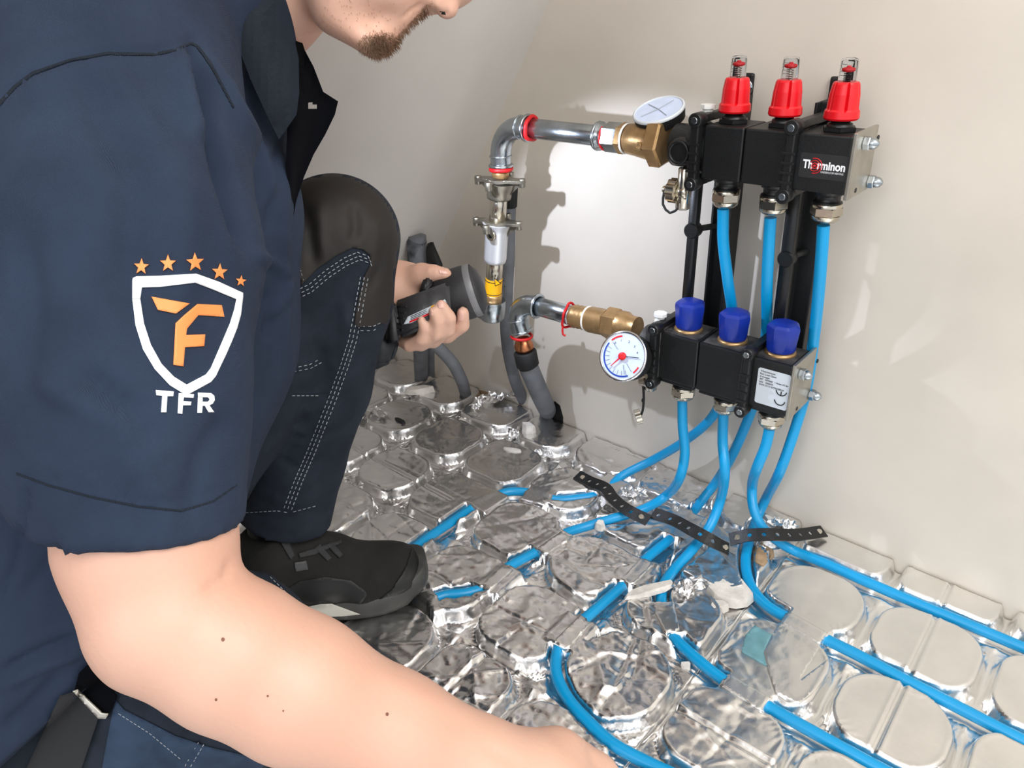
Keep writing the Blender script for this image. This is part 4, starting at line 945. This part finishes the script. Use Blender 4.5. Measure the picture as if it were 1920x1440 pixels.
MB().hull([onY(800, 455, yy+.01), onY(812, 450, yy), onY(832, 498, yy), onY(830, 505, yy-.012), onY(800, 505, yy-.01), onY(798, 470, yy-.012)], .003).build('torn_flap', M_rubber, t)
t = thing('insulated_riser', (-1.03, -.03, 0), 'slender grey pipe standing just right of the torn one', 'pipe', 'grey insulated pipes')
MB().tube([onY(806, 470, -.016), onY(806, 600, -.016), onZ(808, 706, -.01)], .0085, 18).build('grey_sleeve', M_grey, t)
o = MB().tube([onY(796, 590, -.088), onY(802, 634, -.085), onY(822, 652, -.08), onY(848, 680, -.065), onY(864, 710, -.045), onZ(874, 742, -.012)], .0118, 22).build('bent_grey_pipe', M_grey)
tag(o, 'grey insulated pipe bending down to the right into the foil near the corner', 'pipe', 'grey insulated pipes')
# ================================================================ the crouching worker
def cap(A, ra, B=None, rb=None, k=.02, s=None, dir=None):
    B = A if B is None else B; rb = ra if rb is None else rb; d = dict(a=tuple(A), b=tuple(B), ra=ra, rb=rb, k=k)
    if s: d['s'] = s; d['dir'] = tuple(dir)
    return d
def chain(pts, k=.02, s=None, dir=None):
    """pts: (px, py, t, half width px)"""
    out = []
    for a, b in zip(pts[:-1], pts[1:]):
        out.append(cap(At(*a[:3]), a[3]*a[2]/FPX, At(*b[:3]), b[3]*b[2]/FPX, k, s, dir))
    return out
LAT = Vector((fw.x, fw.y, 0)).normalized()
person = thing('person', onZ(430, 1420, 0), 'person in navy polo shirt and dark work trousers crouching, right arm reaching to the floor', 'person')
# ---------------- skin: one continuous body
sk = []
# torso core inside the clothes, neck
sk += chain([(292, 400, .66, 185), (180, 900, .68, 190), (60, 1280, .70, 180)], .02, 1.12, LAT)
sk += chain([(380, 120, .69, 110), (492, -10, .665, 112), (600, -130, .65, 120)], .012)
# head (mostly above the frame)
sk += [cap(At(735, -250, .645), .088, At(860, -240, .645), .080, .02)]
sk += [cap(At(690, -125, .645), .064, At(810, -110, .645), .056, .02)]
sk += [cap(At(628, 33, .640), .0125, At(700, 78, .642), .0125, .012, 2.8, LAT)]      # jaw
sk += [cap(At(650, -30, .640), .032, At(735, -22, .642), .026, .02, 2.1, LAT)]   # cheek
sk += [cap(At(714, 80, .645), .0115, k=.008, s=1.9, dir=LAT)]                     # chin
sk += [cap(At(726, 52, .645), .0130, At(750, 24, .645), .0130, .008, 1.9, LAT), cap(At(750, 24, .645), .0125, At(778, -4, .645), .0115, .004, 1.7, LAT), cap(At(763, 30, .645), .0075, k=.003, s=2.2, dir=LAT), cap(At(782, 10, .645), .0070, k=.003, s=2.2, dir=LAT)]    # lips
sk += [cap(At(885, -105, .645), .010, At(840, -20, .645), .0082, .008, 1.15, LAT), cap(At(840, -20, .645), .0085, At(838, 14, .645), .0100, .004, 1.1, LAT)]  # nose
sk += [cap(At(817, 4, .634), .0072, k=.003), cap(At(817, 4, .656), .0072, k=.003), cap(At(810, -30, .645), .016, k=.008, s=1.4, dir=LAT)]
sk += [cap(At(905, -150, .625), .016, k=.02), cap(At(905, -150, .665), .016, k=.02)]
sk += [cap(At(640, -165, .578), .012, At(655, -105, .580), .009, .008)]         # ear
# right arm
sk += chain([(215, 200, .55, 150), (272, 880, .45, 150), (278, 1010, .445, 152), (308, 1145, .44, 142)], .012)
sk += chain([(252, 1226, .44, 52), (322, 1180, .44, 110)], .012)
sk += chain([(322, 1166, .44, 128), (436, 1226, .447, 132), (560, 1290, .457, 128), (740, 1374, .475, 104), (900, 1443, .495, 88), (1010, 1478, .512, 86)], .012)
# right hand: palm, five fingers
HT = .535
sk += [cap(At(1000, 1470, .515), .030, At(1090, 1500, .54), .027, .02), cap(At(1030, 1510, .52), .026, At(1120, 1560, .55), .024, .02)]
sk += [cap(At(1050, 1408, .530), .0150, At(1120, 1448, .545), .0125, .014), cap(At(1120, 1448, .545), .0118, At(1178, 1492, .56), .0100, .006), cap(At(1178, 1492, .56), .0100, At(1210, 1535, .575), .0082, .004)]
for i, (bx, by, dx, dy) in enumerate(((1125, 1490, 80, 45), (1135, 1530, 82, 60), (1130, 1570, 74, 70), (1115, 1605, 60, 66))):
    a = At(bx, by, .545+.006*i); b = At(bx+dx*.6, by+dy*.6, .57+.006*i); c = At(bx+dx, by+dy, .60+.006*i); d = At(bx+dx*1.1, by+dy*1.5, .628+.006*i); r = (.0098, .0100, .0095, .0082)[i]
    sk += [cap(a, r*1.1, b, r, .008), cap(b, r, c, r*.92, .004), cap(c, r*.92, d, r*.8, .004)]
# left arm and hand behind the knee
sk += chain([(340, 280, .76, 85), (420, 640, .915, 78), (560, 590, .95, 68), (700, 560, .955, 50), (745, 540, .95, 44)], .03)
TH = .945
sk += chain([(735, 535, .955, 42), (775, 545, .965, 40), (790, 575, .955, 36)], .02)
sk += chain([(748, 530, .945, 28), (790, 516, .925, 20), (812, 512, .915, 15.5)], .010) + chain([(812, 512, .915, 15), (836, 514, .913, 12)], .005)
sk += chain([(742, 604, .955, 32), (772, 622, .935, 22)], .008)
# fingers: knuckles under the tool, tips curling up on the near side (index, middle, ring, little)
sk += chain([(800, 628, .945, 15), (840, 630, .928, 14), (867, 610, .915, 13.5), (868, 586, .902, 12)], .0025)
sk += chain([(776, 630, .945, 15), (812, 638, .918, 15), (840, 618, .902, 14), (842, 596, .890, 13.5), (827, 573, .884, 12)], .0025)
sk += chain([(760, 632, .940, 15), (790, 645, .912, 14), (817, 626, .896, 13.5), (820, 602, .886, 12.5), (812, 584, .880, 10)], .0022)
sk += chain([(745, 632, .940, 14), (768, 648, .912, 12.5), (790, 636, .898, 12), (796, 616, .890, 11), (790, 600, .886, 9)], .0022)
# legs inside the trousers
sk += chain([(70, 1280, .74, 150), (300, 1240, .72, 120), (420, 1290, .70, 95)], .02)
sk += chain([(90, 1250, .80, 120), (640, 445, .835, 80), (600, 700, .90, 66), (530, 980, .985, 46)], .02)
V, Q = isomesh(sk, .0034)
V = creases(V, Q, [([(560, 70), (600, 62), (640, 85)], 5, -.0012), ([(437, 1045), (420, 1085), (380, 1110)], 9, -.0020), ([(700, 1260), (800, 1310), (900, 1345)], 24, .0012), ([(905, 1400), (985, 1440)], 14, -.0010),
                   ([(752, 36), (772, 18), (792, 6)], 3, -.0022), ([(832, 28), (840, 24)], 3, -.0030), ([(810, 10), (818, 20)], 4, -.0016), ([(812, 500), (806, 524)], 4, -.0010), ([(1100, 1385), (1118, 1440)], 8, -.0012)])
body = npmesh('body', V, Q, M_skin, person); BODY = bvh(V, Q)
# nostril, nails, moles
for nm, P, m in (('nostril', [(824, 21), (834, 22), (836, 28), (828, 27)], M_ink),):
    decal(nm, [P], BODY, m, person, lift=.0003, step=2)
for P in ([(856, 582), (866, 580), (870, 592), (868, 602), (858, 602)], [(818, 560), (826, 558), (832, 568), (832, 578), (822, 578)], [(800, 578), (807, 576), (812, 585), (811, 592), (803, 592)], [(822, 506), (836, 508), (840, 514), (824, 513)]):
    decal('finger_nail', [P], BODY, mat('nail', (.88, .70, .64), .3), body, lift=.0005, step=2)
for (x, y, r) in ((418, 1199, 3.4), (405, 1312, 2.4), (726, 1339, 3), (502, 1305, 2), (531, 1333, 1.6)):
    decal('mole', [[(x+r*math.cos(a*.785), y+r*1.15*math.sin(a*.785)) for a in range(8)]], BODY, M_mole, body, lift=.0004, step=2)
# ---------------- beard: short strands
rb = random.Random(5); V = []; F = []
BP = [(665, 86), (680, 62), (705, 52), (728, 58), (745, 50), (770, 34), (798, 8), (806, 10), (800, 26), (772, 54), (750, 76), (744, 98), (705, 112), (672, 98)]
def bdens(x, y): return max(0, 1-math.hypot((x-712)/46, (y-88)/32)) + (.5 if -4 < ((x-745)*.72+(y-72)*.69) < 9 and x > 738 else 0) + .03
n = 0
for _ in range(30000):
    x, y = rb.uniform(600, 812), rb.uniform(-5, 118)
    if not (inpoly(x, y, BP) or rb.random() < .12): continue
    if rb.random() > bdens(x, y)*1.3: continue
    d = ray(x, y).normalized(); loc, nr, _, _ = BODY.ray_cast(CAM, d)
    if loc is None or (loc-CAM).length > .8: continue
    if nr.dot(d) > 0: nr = -nr
    g = (nr*.5+(rt*.25-up*.8)*.8+Vector((rb.uniform(-.4, .4), rb.uniform(-.4, .4), rb.uniform(-.4, .4)))).normalized(); L = rb.uniform(.002, .0055)*(.6+.7*min(1, bdens(x, y)))
    sdv = g.cross(nr).normalized()*.00022; j = len(V); V += [loc-sdv, loc+sdv, loc+g*L*.6+sdv*.6, loc+g*L-up*.0006]; F += [(j, j+1, j+2), (j, j+2, j+3)]; n += 1
    if n > 5200: break
o = raw('beard', V, F, M_hair, person); o['kind'] = 'stuff'
cap_hair = chain([(700, -290, .645, 190), (860, -330, .645, 170)], .03)
V, Q = isomesh([cap(At(700, -275, .645), .093, At(830, -300, .645), .084, .03)], .006, cuts=[(tuple(At(700, -200, .645)), tuple(rt*.35-up*.9))])
npmesh('hair', V, Q, M_hair, person)
# ---------------- trousers
tr = []
tr += chain([(70, 1290, .73, 215), (250, 1270, .71, 190), (410, 1262, .70, 172)], .02)
tr += [cap(At(410, 1262, .70), 172*.70/FPX, At(410, 1262, .70)-rt*.30-up*.02+fw*.16, .062, .04)]
tr += chain([(90, 1240, .82, 170), (400, 760, .84, 140), (622, 452, .835, 112)], .02)
tr += chain([(634, 446, .835, 116), (628, 560, .85, 104), (596, 720, .90, 97), (556, 860, .95, 88), (520, 1040, .995, 84)], .012)
tr += chain([(40, 1220, .76, 210), (60, 1300, .74, 220)], .05, 1.2, LAT)
# cuff cut
axc = (At(520, 1040, .995)-At(556, 860, .95)).normalized()
for p in tr[-8:]:
    if abs(p['rb']-84*.995/FPX) < 1e-6: p['cut'] = (tuple(At(524, 968, .98)), tuple(axc))
V, Q = isomesh(tr, .0045, cuts=[])
# open cuff: keep everything above the ankle plane on the shin
P0 = np.array(At(524, 968, .98)); AX = np.array(axc)
Q2 = Q
msk = ((V-P0)@AX > 0) & (np.linalg.norm(V-P0, axis=1) < .16)
strk = [([(548, 560), (600, 530), (640, 505), (668, 478)], 9, .0030), ([(560, 600), (620, 575), (672, 500)], 16, -.0045), ([(640, 560), (655, 620), (640, 690)], 12, .0040), ([(590, 640), (612, 700), (600, 760)], 14, -.0040),
        ([(548, 690), (570, 684), (600, 672)], 8, .003), ([(560, 380), (580, 430), (590, 500)], 12, -.0045), ([(600, 370), (600, 440), (606, 490)], 12, .0030), ([(662, 380), (668, 420), (664, 455)], 10, -.0045), ([(700, 400), (712, 450), (690, 520)], 14, .0035), ([(720, 440), (712, 500), (690, 550)], 9, -.0040),
        ([(660, 640), (630, 720), (600, 800), (570, 900)], 6, .0022), ([(676, 650), (646, 740), (616, 830), (590, 930)], 8, -.0022),
        ([(500, 930), (560, 945), (600, 930)], 10, .0035), ([(460, 960), (520, 975), (600, 958)], 6, -.0030), ([(520, 860), (560, 880), (610, 860)], 10, -.0030), ([(540, 800), (580, 812), (630, 790)], 8, .0028)]
for q in range(7): strk.append(([(575-q*4, 740+q*16), (600-q*4, 735+q*16), (622-q*4, 722+q*16)], 4.5, .0018*(-1 if q % 2 else 1)))
strk += [([(240, 1330), (330, 1370), (420, 1430)], 14, .003), ([(380, 1380), (350, 1440)], 8, -.004), ([(300, 1370), (260, 1440)], 16, -.003), ([(450, 1040), (510, 1085), (560, 1135)], 5, .002)]
V = creases(V, Q, strk); 
V = V
trousers = npmesh('trousers', V, Q, M_jean, person); TR = bvh(V, Q)
kp = [(540, 300), (800, 300), (800, 640), (716, 606), (700, 612), (672, 614), (664, 608), (668, 580), (672, 560), (682, 520), (694, 496), (693, 478), (680, 468), (662, 464), (630, 480), (595, 504), (564, 536), (556, 500), (546, 450), (536, 400)]
trousers.data.materials.append(M_knee)
_x, _y, _t = nproj(V); _cx = _x[Q].mean(1); _cy = _y[Q].mean(1); _ct = _t[Q].mean(1)
_fac = (vnormals(V, Q)[Q[:, 0]]*(V[Q[:, 0]]-nC)).sum(1) > -.012
trousers.data.polygons.foreach_set('material_index', [int(t_ > .75 and y_ > 290 and y_ < 600 and x_ > 545 and f_ and (x_ > 690 or y_ < 470)) for x_, y_, t_, f_ in zip(_cx, _cy, _ct, _fac)])
o = decal('knee_panel', [kp], TR, M_knee, trousers, lift=.0016, step=6); o['label'] = 'black stretch knee panel'
decal('thigh_panel', [[(215, 1310), (232, 1330), (330, 1380), (390, 1400), (560, 1440), (560, 1500), (180, 1500)]], TR, M_jean2, trousers, lift=.0012, step=9)
L1 = [(545, 550), (580, 533), (612, 506), (645, 484), (670, 473), (690, 480), (696, 492)]; off = lambda P, dx, dy: [(x+dx, y+dy) for x, y in P]
side = [(690, 522), (683, 560), (676, 600), (668, 640), (652, 690), (632, 745), (610, 800), (590, 850), (566, 905), (545, 960)]
for _sl in ([L1, off(L1, 3, 7), off(L1, 5, 14), side, off(side, -7, -2), off(side, -14, -3), [(540, 455), (552, 500), (562, 535)], [(548, 450), (560, 495), (570, 528)],
          [(550, 690), (580, 684), (602, 672)], [(550, 697), (582, 691), (606, 678)], [(548, 742), (600, 742)], [(672, 612), (700, 612), (716, 604)], [(676, 620), (700, 620), (712, 612)],
          [(452, 962), (520, 958), (545, 962)], [(550, 960), (595, 948)],
          [(222, 1338), (280, 1375), (340, 1425)], [(372, 1392), (345, 1440)], [(382, 1396), (356, 1440)], [(440, 1015), (500, 1075), (558, 1132)]]): stitches([_sl], TR, 'stitching', M_stitch, trousers, w_=.7)
# ---------------- polo shirt
sh = []
sh += chain([(292, 400, .655, 268), (264, 620, .68, 278), (176, 900, .69, 262), (20, 1290, .70, 270)], .02, 1.06, LAT)
sh += chain([(195, 40, .555, 206), (330, 0, .62, 190), (410, 50, .655, 140)], .03)
sh += chain([(300, 380, .655, 220), (430, 190, .65, 100), (410, 60, .66, 108)], .02)
hem_o = At(275, 962, .446); hem_n = (At(262, 1120, .442)-At(240, 760, .452)).normalized()
hem_n = (hem_n+fw*.22-rt*.20).normalized()
sl = chain([(200, 110, .545, 240), (232, 480, .475, 246), (226, 740, .452, 228), (238, 850, .448, 212), (262, 960, .444, 178), (284, 1110, .442, 168)], .012)
ls = chain([(350, 230, .73, 105), (385, 480, .85, 105), (418, 610, .905, 98)], .02)
for p in ls: p['cut'] = (tuple(At(400, 560, .90)), tuple((At(420, 640, .92)-At(330, 260, .79)).normalized()))
sh += ls
for p in sl: p['cut'] = (tuple(hem_o), tuple(hem_n))
sh += sl
V, Q = isomesh(sh, .0042, cuts=[])
x_, y_, t_ = nproj(V)
hb_o = np.array(At(150, 1300, .60)); hb_n = np.array((rt*.55-up*.6).normalized()); dd = (V-hb_o)@hb_n; m = (dd > 0) & (t_ > .5) & (y_ > 1000); V[m] = V[m]-np.outer(dd[m], hb_n)
sk_ = [([(-10, 195), (60, 135), (130, 108), (200, 96), (290, 98), (355, 78)], 8, -.0030), ([(-10, 215), (60, 155), (130, 128), (200, 114), (290, 116), (350, 98)], 12, .0018),
       ([(360, 80), (372, 140), (388, 210), (420, 320), (450, 410), (468, 470)], 15, -.020), ([(395, 110), (430, 190), (470, 260), (500, 330), (520, 400)], 12, .009), ([(345, 90), (352, 180), (372, 280)], 22, .009),
       ([(150, 130), (190, 230), (240, 320)], 26, -.004), ([(210, 120), (260, 200), (300, 260)], 18, .003),
       ([(470, 470), (520, 500), (536, 520)], 10, .005), ([(536, 520), (525, 560), (500, 600)], 12, .006), ([(500, 540), (505, 600), (500, 640)], 10, -.006),
       ([(40, 880), (150, 905), (240, 930), (330, 945), (430, 915)], 4, -.0012), ([(40, 690), (120, 740), (240, 800), (320, 880)], 26, .004), ([(150, 690), (230, 760), (300, 850)], 22, -.0045), ([(230, 850), (300, 930), (330, 1000)], 20, .003), ([(430, 770), (380, 850), (350, 960)], 22, -.004), ([(40, 400), (60, 600), (50, 760)], 30, -.004),
       ([(60, 880), (30, 1040), (0, 1130)], 6, -.003), ([(120, 1000), (150, 1120), (150, 1200)], 20, .004), ([(0, 1260), (80, 1220), (160, 1190)], 10, -.006), ([(0, 1290), (80, 1250), (170, 1215)], 10, .005), ([(0, 1370), (60, 1320), (120, 1260)], 12, -.005), ([(30, 1130), (90, 1060), (120, 1010)], 14, -.003),
       ([(524, 250), (512, 360), (500, 440)], 9, -.004), ([(536, 300), (534, 500), (538, 680)], 8, .003), ([(330, 230), (350, 420), (330, 640)], 36, .005), ([(240, 210), (250, 400), (230, 560)], 34, -.004)]
V = creases(V, Q, sk_)
shirt = npmesh('polo_shirt', V, Q, M_shirt, person); SH = bvh(V, Q)
# sleeve hem band
# collar
sheet('collar', [(412, -20, .570), (528, -20, .60), (545, 40, .605), (560, 110, .61), (561, 175, .612), (556, 215, .612), (523, 262, .612), (500, 215, .592), (470, 150, .583), (440, 70, .574)], M_shirt2, shirt, .004, 14, bulge=.010)
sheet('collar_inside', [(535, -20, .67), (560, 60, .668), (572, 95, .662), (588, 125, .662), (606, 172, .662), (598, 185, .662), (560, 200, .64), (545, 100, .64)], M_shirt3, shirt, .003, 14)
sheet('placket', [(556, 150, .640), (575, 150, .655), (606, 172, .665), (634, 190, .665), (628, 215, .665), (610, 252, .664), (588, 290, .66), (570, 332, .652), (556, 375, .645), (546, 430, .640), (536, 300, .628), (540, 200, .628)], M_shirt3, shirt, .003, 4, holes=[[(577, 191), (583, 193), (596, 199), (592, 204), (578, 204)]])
for P in ([(-12, 200), (25, 160), (60, 134), (130, 110), (200, 97), (290, 99), (330, 90), (360, 78), (374, 86), (398, 118), (440, 200), (437, 204), (392, 122), (368, 88), (358, 84), (330, 96), (290, 105), (200, 103), (130, 116), (62, 141), (28, 167), (-8, 208)],
          [(30, 886), (90, 908), (170, 930), (260, 948), (340, 956), (400, 938), (445, 908), (445, 911), (400, 942), (340, 960), (260, 952), (170, 934), (90, 912), (30, 890)]):
    decal('seam', [P], SH, M_shirt2, shirt, lift=.0004, step=5)
# ---------------- sleeve badge
star = lambda cx, cy, r, ro: [(cx+(r if k % 2 == 0 else r*.42)*math.sin(ro+k*math.pi/5), cy-(r if k % 2 == 0 else r*.42)*1.08*math.cos(ro+k*math.pi/5)) for k in range(10)]
badge = decal('sleeve_badge', [[(248, 560), (248, 526), (249, 521), (256, 518), (300, 517), (368, 513), (410, 528), (456, 549), (456, 556), (452, 590), (445, 615), (435, 640), (424, 665), (412, 690), (405, 705), (396, 716), (352, 740), (347, 740), (318, 722), (290, 692), (268, 655), (254, 610), (248, 560.5),
        (263, 560.5), (270, 606), (283, 646), (303, 682), (326, 706), (350, 721), (386, 702), (395, 690), (408, 660), (420, 632), (431, 606), (439, 580), (443, 561), (400, 543), (366, 530), (300, 538), (266, 539), (263, 560)]], SH, M_print, shirt, step=5)
for cx, cy, r, ro in ((265, 500, 15, .05), (315, 494, 16, 0), (366, 492, 17.5, -.05), (412, 510, 15.5, .05), (452, 527, 10.5, .1)):
    decal('badge_star', [star(cx, cy, r, ro)], SH, M_orange, badge, step=4)
decal('badge_letter', [[(284, 556), (356, 569), (330, 588), (296, 581)]], SH, M_orange, badge, step=5)
decal('badge_letter', [[(340, 587), (370, 570), (416, 572), (421, 594), (372, 591), (362, 605), (350, 618), (384, 628), (382, 650), (348, 650), (344, 686), (325, 684), (330, 610), (333, 606), (350, 594), (360, 588)]], SH, M_orange, badge, step=5) if False else decal('badge_letter', [[(370, 570), (416, 572), (421, 594), (372, 591), (351, 616), (349, 628), (385, 627), (383, 649), (347, 651), (344, 687), (325, 684), (329, 606), (345, 591)]], SH, M_orange, badge, step=5)
for P in ([(292, 731), (326, 734), (325, 743), (314, 743), (312, 773), (302, 773), (304, 742), (293, 741)], [(335, 737), (364, 739), (363, 746), (345, 745), (344, 752), (359, 753), (358, 760), (343, 760), (342, 776), (333, 775)],
          [(371, 736), (396, 737), (402, 742), (403, 750), (399, 757), (393, 760), (402, 773), (391, 773), (384, 761), (380, 761), (379, 774), (370, 774), (371, 745), (380, 745), (380, 753), (390, 753), (393, 749), (390, 745), (371, 744.6)]):
    decal('badge_letter', [P], SH, M_print, badge, step=3)
# ---------------- belt webbing at the hip
TS = BVHTree.FromPolygons([v.co.copy() for v in trousers.data.vertices]+[v.co.copy() for v in shirt.data.vertices], [tuple(p.vertices) for p in trousers.data.polygons]+[tuple(i+len(trousers.data.vertices) for i in p.vertices) for p in shirt.data.polygons])
decal('belt_webbing', [[(45, 1450), (75, 1385), (112, 1305), (140, 1296), (186, 1342), (150, 1450)]], TS, M_strap, person, lift=.005, step=8, under=.004)
decal('belt_webbing', [[(148, 1262), (172, 1238), (220, 1306), (205, 1340), (186, 1336), (138, 1300)]], TS, M_shirt3, person, lift=.004, step=6, under=.004)
decal('belt_buckle', [[(136, 1296), (146, 1292), (192, 1336), (204, 1338), (198, 1348), (184, 1348)]], TS, M_steel, person, lift=.008, step=5, under=.003)
# ---------------- sock
V, Q = isomesh([cap(At(528, 960, .98), .044, At(530, 1020, .985), .042, .01)], .005); npmesh('sock', V, Q, M_shoe2, person)
# ---------------- shoe
T0 = onZ(448, 1158, 0); T1 = onZ(803, 1090, 0); sd = (T1-T0).normalized(); LS = (T1-T0).length; sw = Vector((-sd.y, sd.x, 0))
def SP(u, v, z): return T0+sd*(u*LS)+sw*v+Vector((0, 0, z))
up_ = []
up_ += [cap(SP(.16, 0, .050), .038, SP(.45, 0, .046), .038, .02), cap(SP(.45, 0, .046), .036, SP(.80, 0, .034), .030, .02, 1.30, sw), cap(SP(.66, .0, .034), .031, SP(.875, 0, .031), .026, .02, 1.55, sw)]
up_ += [cap(SP(.20, 0, .10), .036, SP(.14, 0, .055), .036, .03), cap(SP(.52, 0, .075), .024, SP(.25, 0, .105), .032, .04)]
V, Q = isomesh(up_, .0038, cuts=[(tuple(SP(0, 0, .012)), (0, 0, -1)), (tuple(SP(.2, 0, .128)), tuple(Vector((0, 0, 1))-sd*.35))])
V = creases(V, Q, [([(560, 1040), (600, 1035), (640, 1010)], 6, -.002), ([(640, 1030), (700, 1070), (720, 1120)], 5, .0012), ([(770, 995), (785, 1030), (760, 1090)], 4, -.0012), ([(520, 1120), (560, 1080), (640, 1085), (690, 1110)], 5, .0012)])
shoe = npmesh('safety_shoe', V, Q, M_shoe, person); SHB = bvh(V, Q)
n = 60; prof = []
def outline(g=0, gs=0):
    P = []
    for k in range(n):
        a = 2*math.pi*k/n; c, s_ = math.cos(a), math.sin(a); u = .5+.5*math.copysign(abs(c)**.75, c)*1.0; w_ = (.040 if u < .45 else .040+.012*math.sin(min(1, (u-.45)/.35)*math.pi/2)); P.append((u, math.copysign(abs(s_)**.7, s_)*(w_+g)))
    return P
O = outline(); V = []; F = []
for z, g in ((.001, -.003), (.004, .003), (.014, .006), (.022, .004), (.030, .001), (.032, -.004)):
    for u, v in outline(g): V.append(SP(u*(1+g*2)-g, v, z+(.014*max(0, (u-.75)/.25)**2) + (.004 if u > .9 else 0)))
for i in range(5):
    for k in range(n): F.append((i*n+k, i*n+(k+1) % n, (i+1)*n+(k+1) % n, (i+1)*n+k))
F += [tuple(range(n))[::-1], tuple(range(5*n, 6*n))]
sole = raw('sole', V, F, M_sole, shoe, smooth=True)
SB = BVHTree.FromPolygons([v.co for v in sole.data.vertices]+[v.co for v in shoe.data.vertices], [tuple(p.vertices) for p in sole.data.polygons]+[tuple(i+len(sole.data.vertices) for i in p.vertices) for p in shoe.data.polygons])
o = decal('midsole_flash', [[(560, 1141), (600, 1133), (622, 1132), (676, 1152), (640, 1156), (575, 1158)]], SB, M_midsole, shoe, lift=.0015, step=4)
decal('toe_cap', [[(764, 992), (784, 1004), (800, 1030), (804, 1062), (784, 1092), (740, 1124), (690, 1140), (735, 1105), (762, 1060), (772, 1025)]], SHB, M_shoe2, shoe, lift=.0012, step=5)
decal('side_panel', [[(535, 1105), (560, 1090), (610, 1082), (660, 1088), (690, 1112), (672, 1140), (620, 1130), (560, 1134)]], SHB, M_shoe2, shoe, lift=.0008, step=5)
for P in ([(520, 1000), (534, 995), (552, 1040), (545, 1050), (528, 1020)], [(560, 1038), (585, 1030), (640, 1012), (640, 1018), (590, 1040), (562, 1046)], [(590, 1028), (600, 1020), (622, 1046), (614, 1052)], [(612, 1022), (622, 1016), (644, 1040), (636, 1046)]):
    decal('lace', [P], SHB, mat('lace_grey', (.17, .17, .175), .8), shoe, lift=.003, step=4)
decal('lace_eyelet', [[(552, 1055), (574, 1051), (578, 1068), (554, 1072)]], SHB, M_tool, shoe, lift=.002, step=4)
# ================================================================ press tool in the left hand
tool = thing('press_tool', At(820, 570, .92), 'grey and black cordless press tool with rounded head held in the left hand', 'tool')
def H(pts): return [At(*p) for p in pts]
hc = At(856, 554, .935); ha = (At(905, 536, .925)-At(835, 560, .940)).normalized(); ha = (ha+fw*.18).normalized()
MB().lathe(hc-ha*.026, ha, [(0, .018), (.002, .029), (.010, .0335), (.040, .0335), (.046, .0325), (.053, .030), (.058, .024), (.061, .014), (.062, .004)], 44).build('rubber_nose', M_tool2, tool)
MB().lathe(hc-ha*.026, ha, [(.044, .0330), (.048, .0335), (.052, .0318)], 44, cap=False).build('nose_rim', mat('nose_rim_grey', (.45, .45, .46), .4), tool)
MB().hull(H([(738, 566, .905), (800, 540, .895), (842, 528, .895), (846, 590, .885), (800, 612, .882), (748, 636, .888), (738, 566, .955), (800, 540, .95), (845, 528, .95), (846, 600, .95), (748, 636, .95)]), .005).build('motor_housing', M_tool, tool)
MB().hull(H([(728, 560, .912), (742, 566, .902), (752, 638, .890), (740, 648, .893), (722, 640, .900), (728, 560, .95), (748, 566, .95), (752, 642, .95), (722, 645, .95)]), .004).build('rear_cover', M_tool2, tool)
MB().hull(H([(690, 600, .925), (748, 600, .915), (750, 644, .91), (736, 680, .91), (700, 696, .915), (668, 694, .92), (690, 600, .97), (748, 600, .96), (736, 680, .96), (680, 696, .965)]), .005).build('battery', mat('battery_dark', (.10, .12, .14), .5), tool)
MB().hull(H([(785, 548, .905), (796, 518, .91), (806, 516, .91), (812, 530, .905), (800, 545, .90), (785, 548, .93), (796, 518, .93), (810, 518, .93), (812, 540, .93)]), .002).build('trigger', M_tool2, tool)
vt = [];
TB = BVHTree.FromPolygons(*(lambda obs: (sum(([v.co.copy() for v in o.data.vertices] for o in obs), []), sum(([tuple(i+sum(len(q.data.vertices) for q in obs[:k]) for i in p.vertices) for p in o.data.polygons] for k, o in enumerate(obs)), [])))([c for c in tool.children if c.name.split('.')[0] in ('motor_housing', 'rear_cover', 'rubber_nose', 'battery')]))
for q in range(5):
    decal('vent_slot', [[(744, 572+q*11), (764-q*2, 574+q*11), (762-q*2, 577+q*11), (744, 576+q*11)]], TB, M_ink, tool, lift=.0004, step=3)
lbx = decal('rating_label', [[(757, 608), (764, 594), (812, 572), (834, 561), (838, 568), (812, 586), (770, 606)]], TB, M_label, tool, lift=.0005, step=4)
decal('label_stripe', [[(768, 602), (806, 586), (806, 590), (767, 606)]], TB, M_inkr, lbx, lift=.0009, step=3)
decal('label_stripe', [[(808, 574), (814, 571), (814, 580), (808, 583)]], TB, M_yel, lbx, lift=.0009, step=3)
for q in range(3): decal('label_print', [[(770, 593+q*3), (800, 580+q*3), (800, 581+q*3), (770, 594.4+q*3)]], TB, M_ink, lbx, lift=.0009, step=3)
decal('battery_print', [[(684, 650), (688, 648), (688, 676), (684, 677)]], TB, M_label, tool, lift=.0006, step=3)
# small cool work lamp shining over the knee past the standpipe onto the wall
l = bpy.data.lights.new('work_lamp_light', 'SPOT'); l.energy = 7.5; l.color = (.74, .82, 1); l.spot_size = math.radians(88); l.spot_blend = .55; l.shadow_soft_size = .004
o = bpy.data.objects.new('work_lamp_light', l); S.collection.objects.link(o); o.location = (-.738, -.30, .568); o.rotation_euler = (Vector((-.60, .03, .30))-Vector(o.location)).to_track_quat('-Z', 'Y').to_euler()
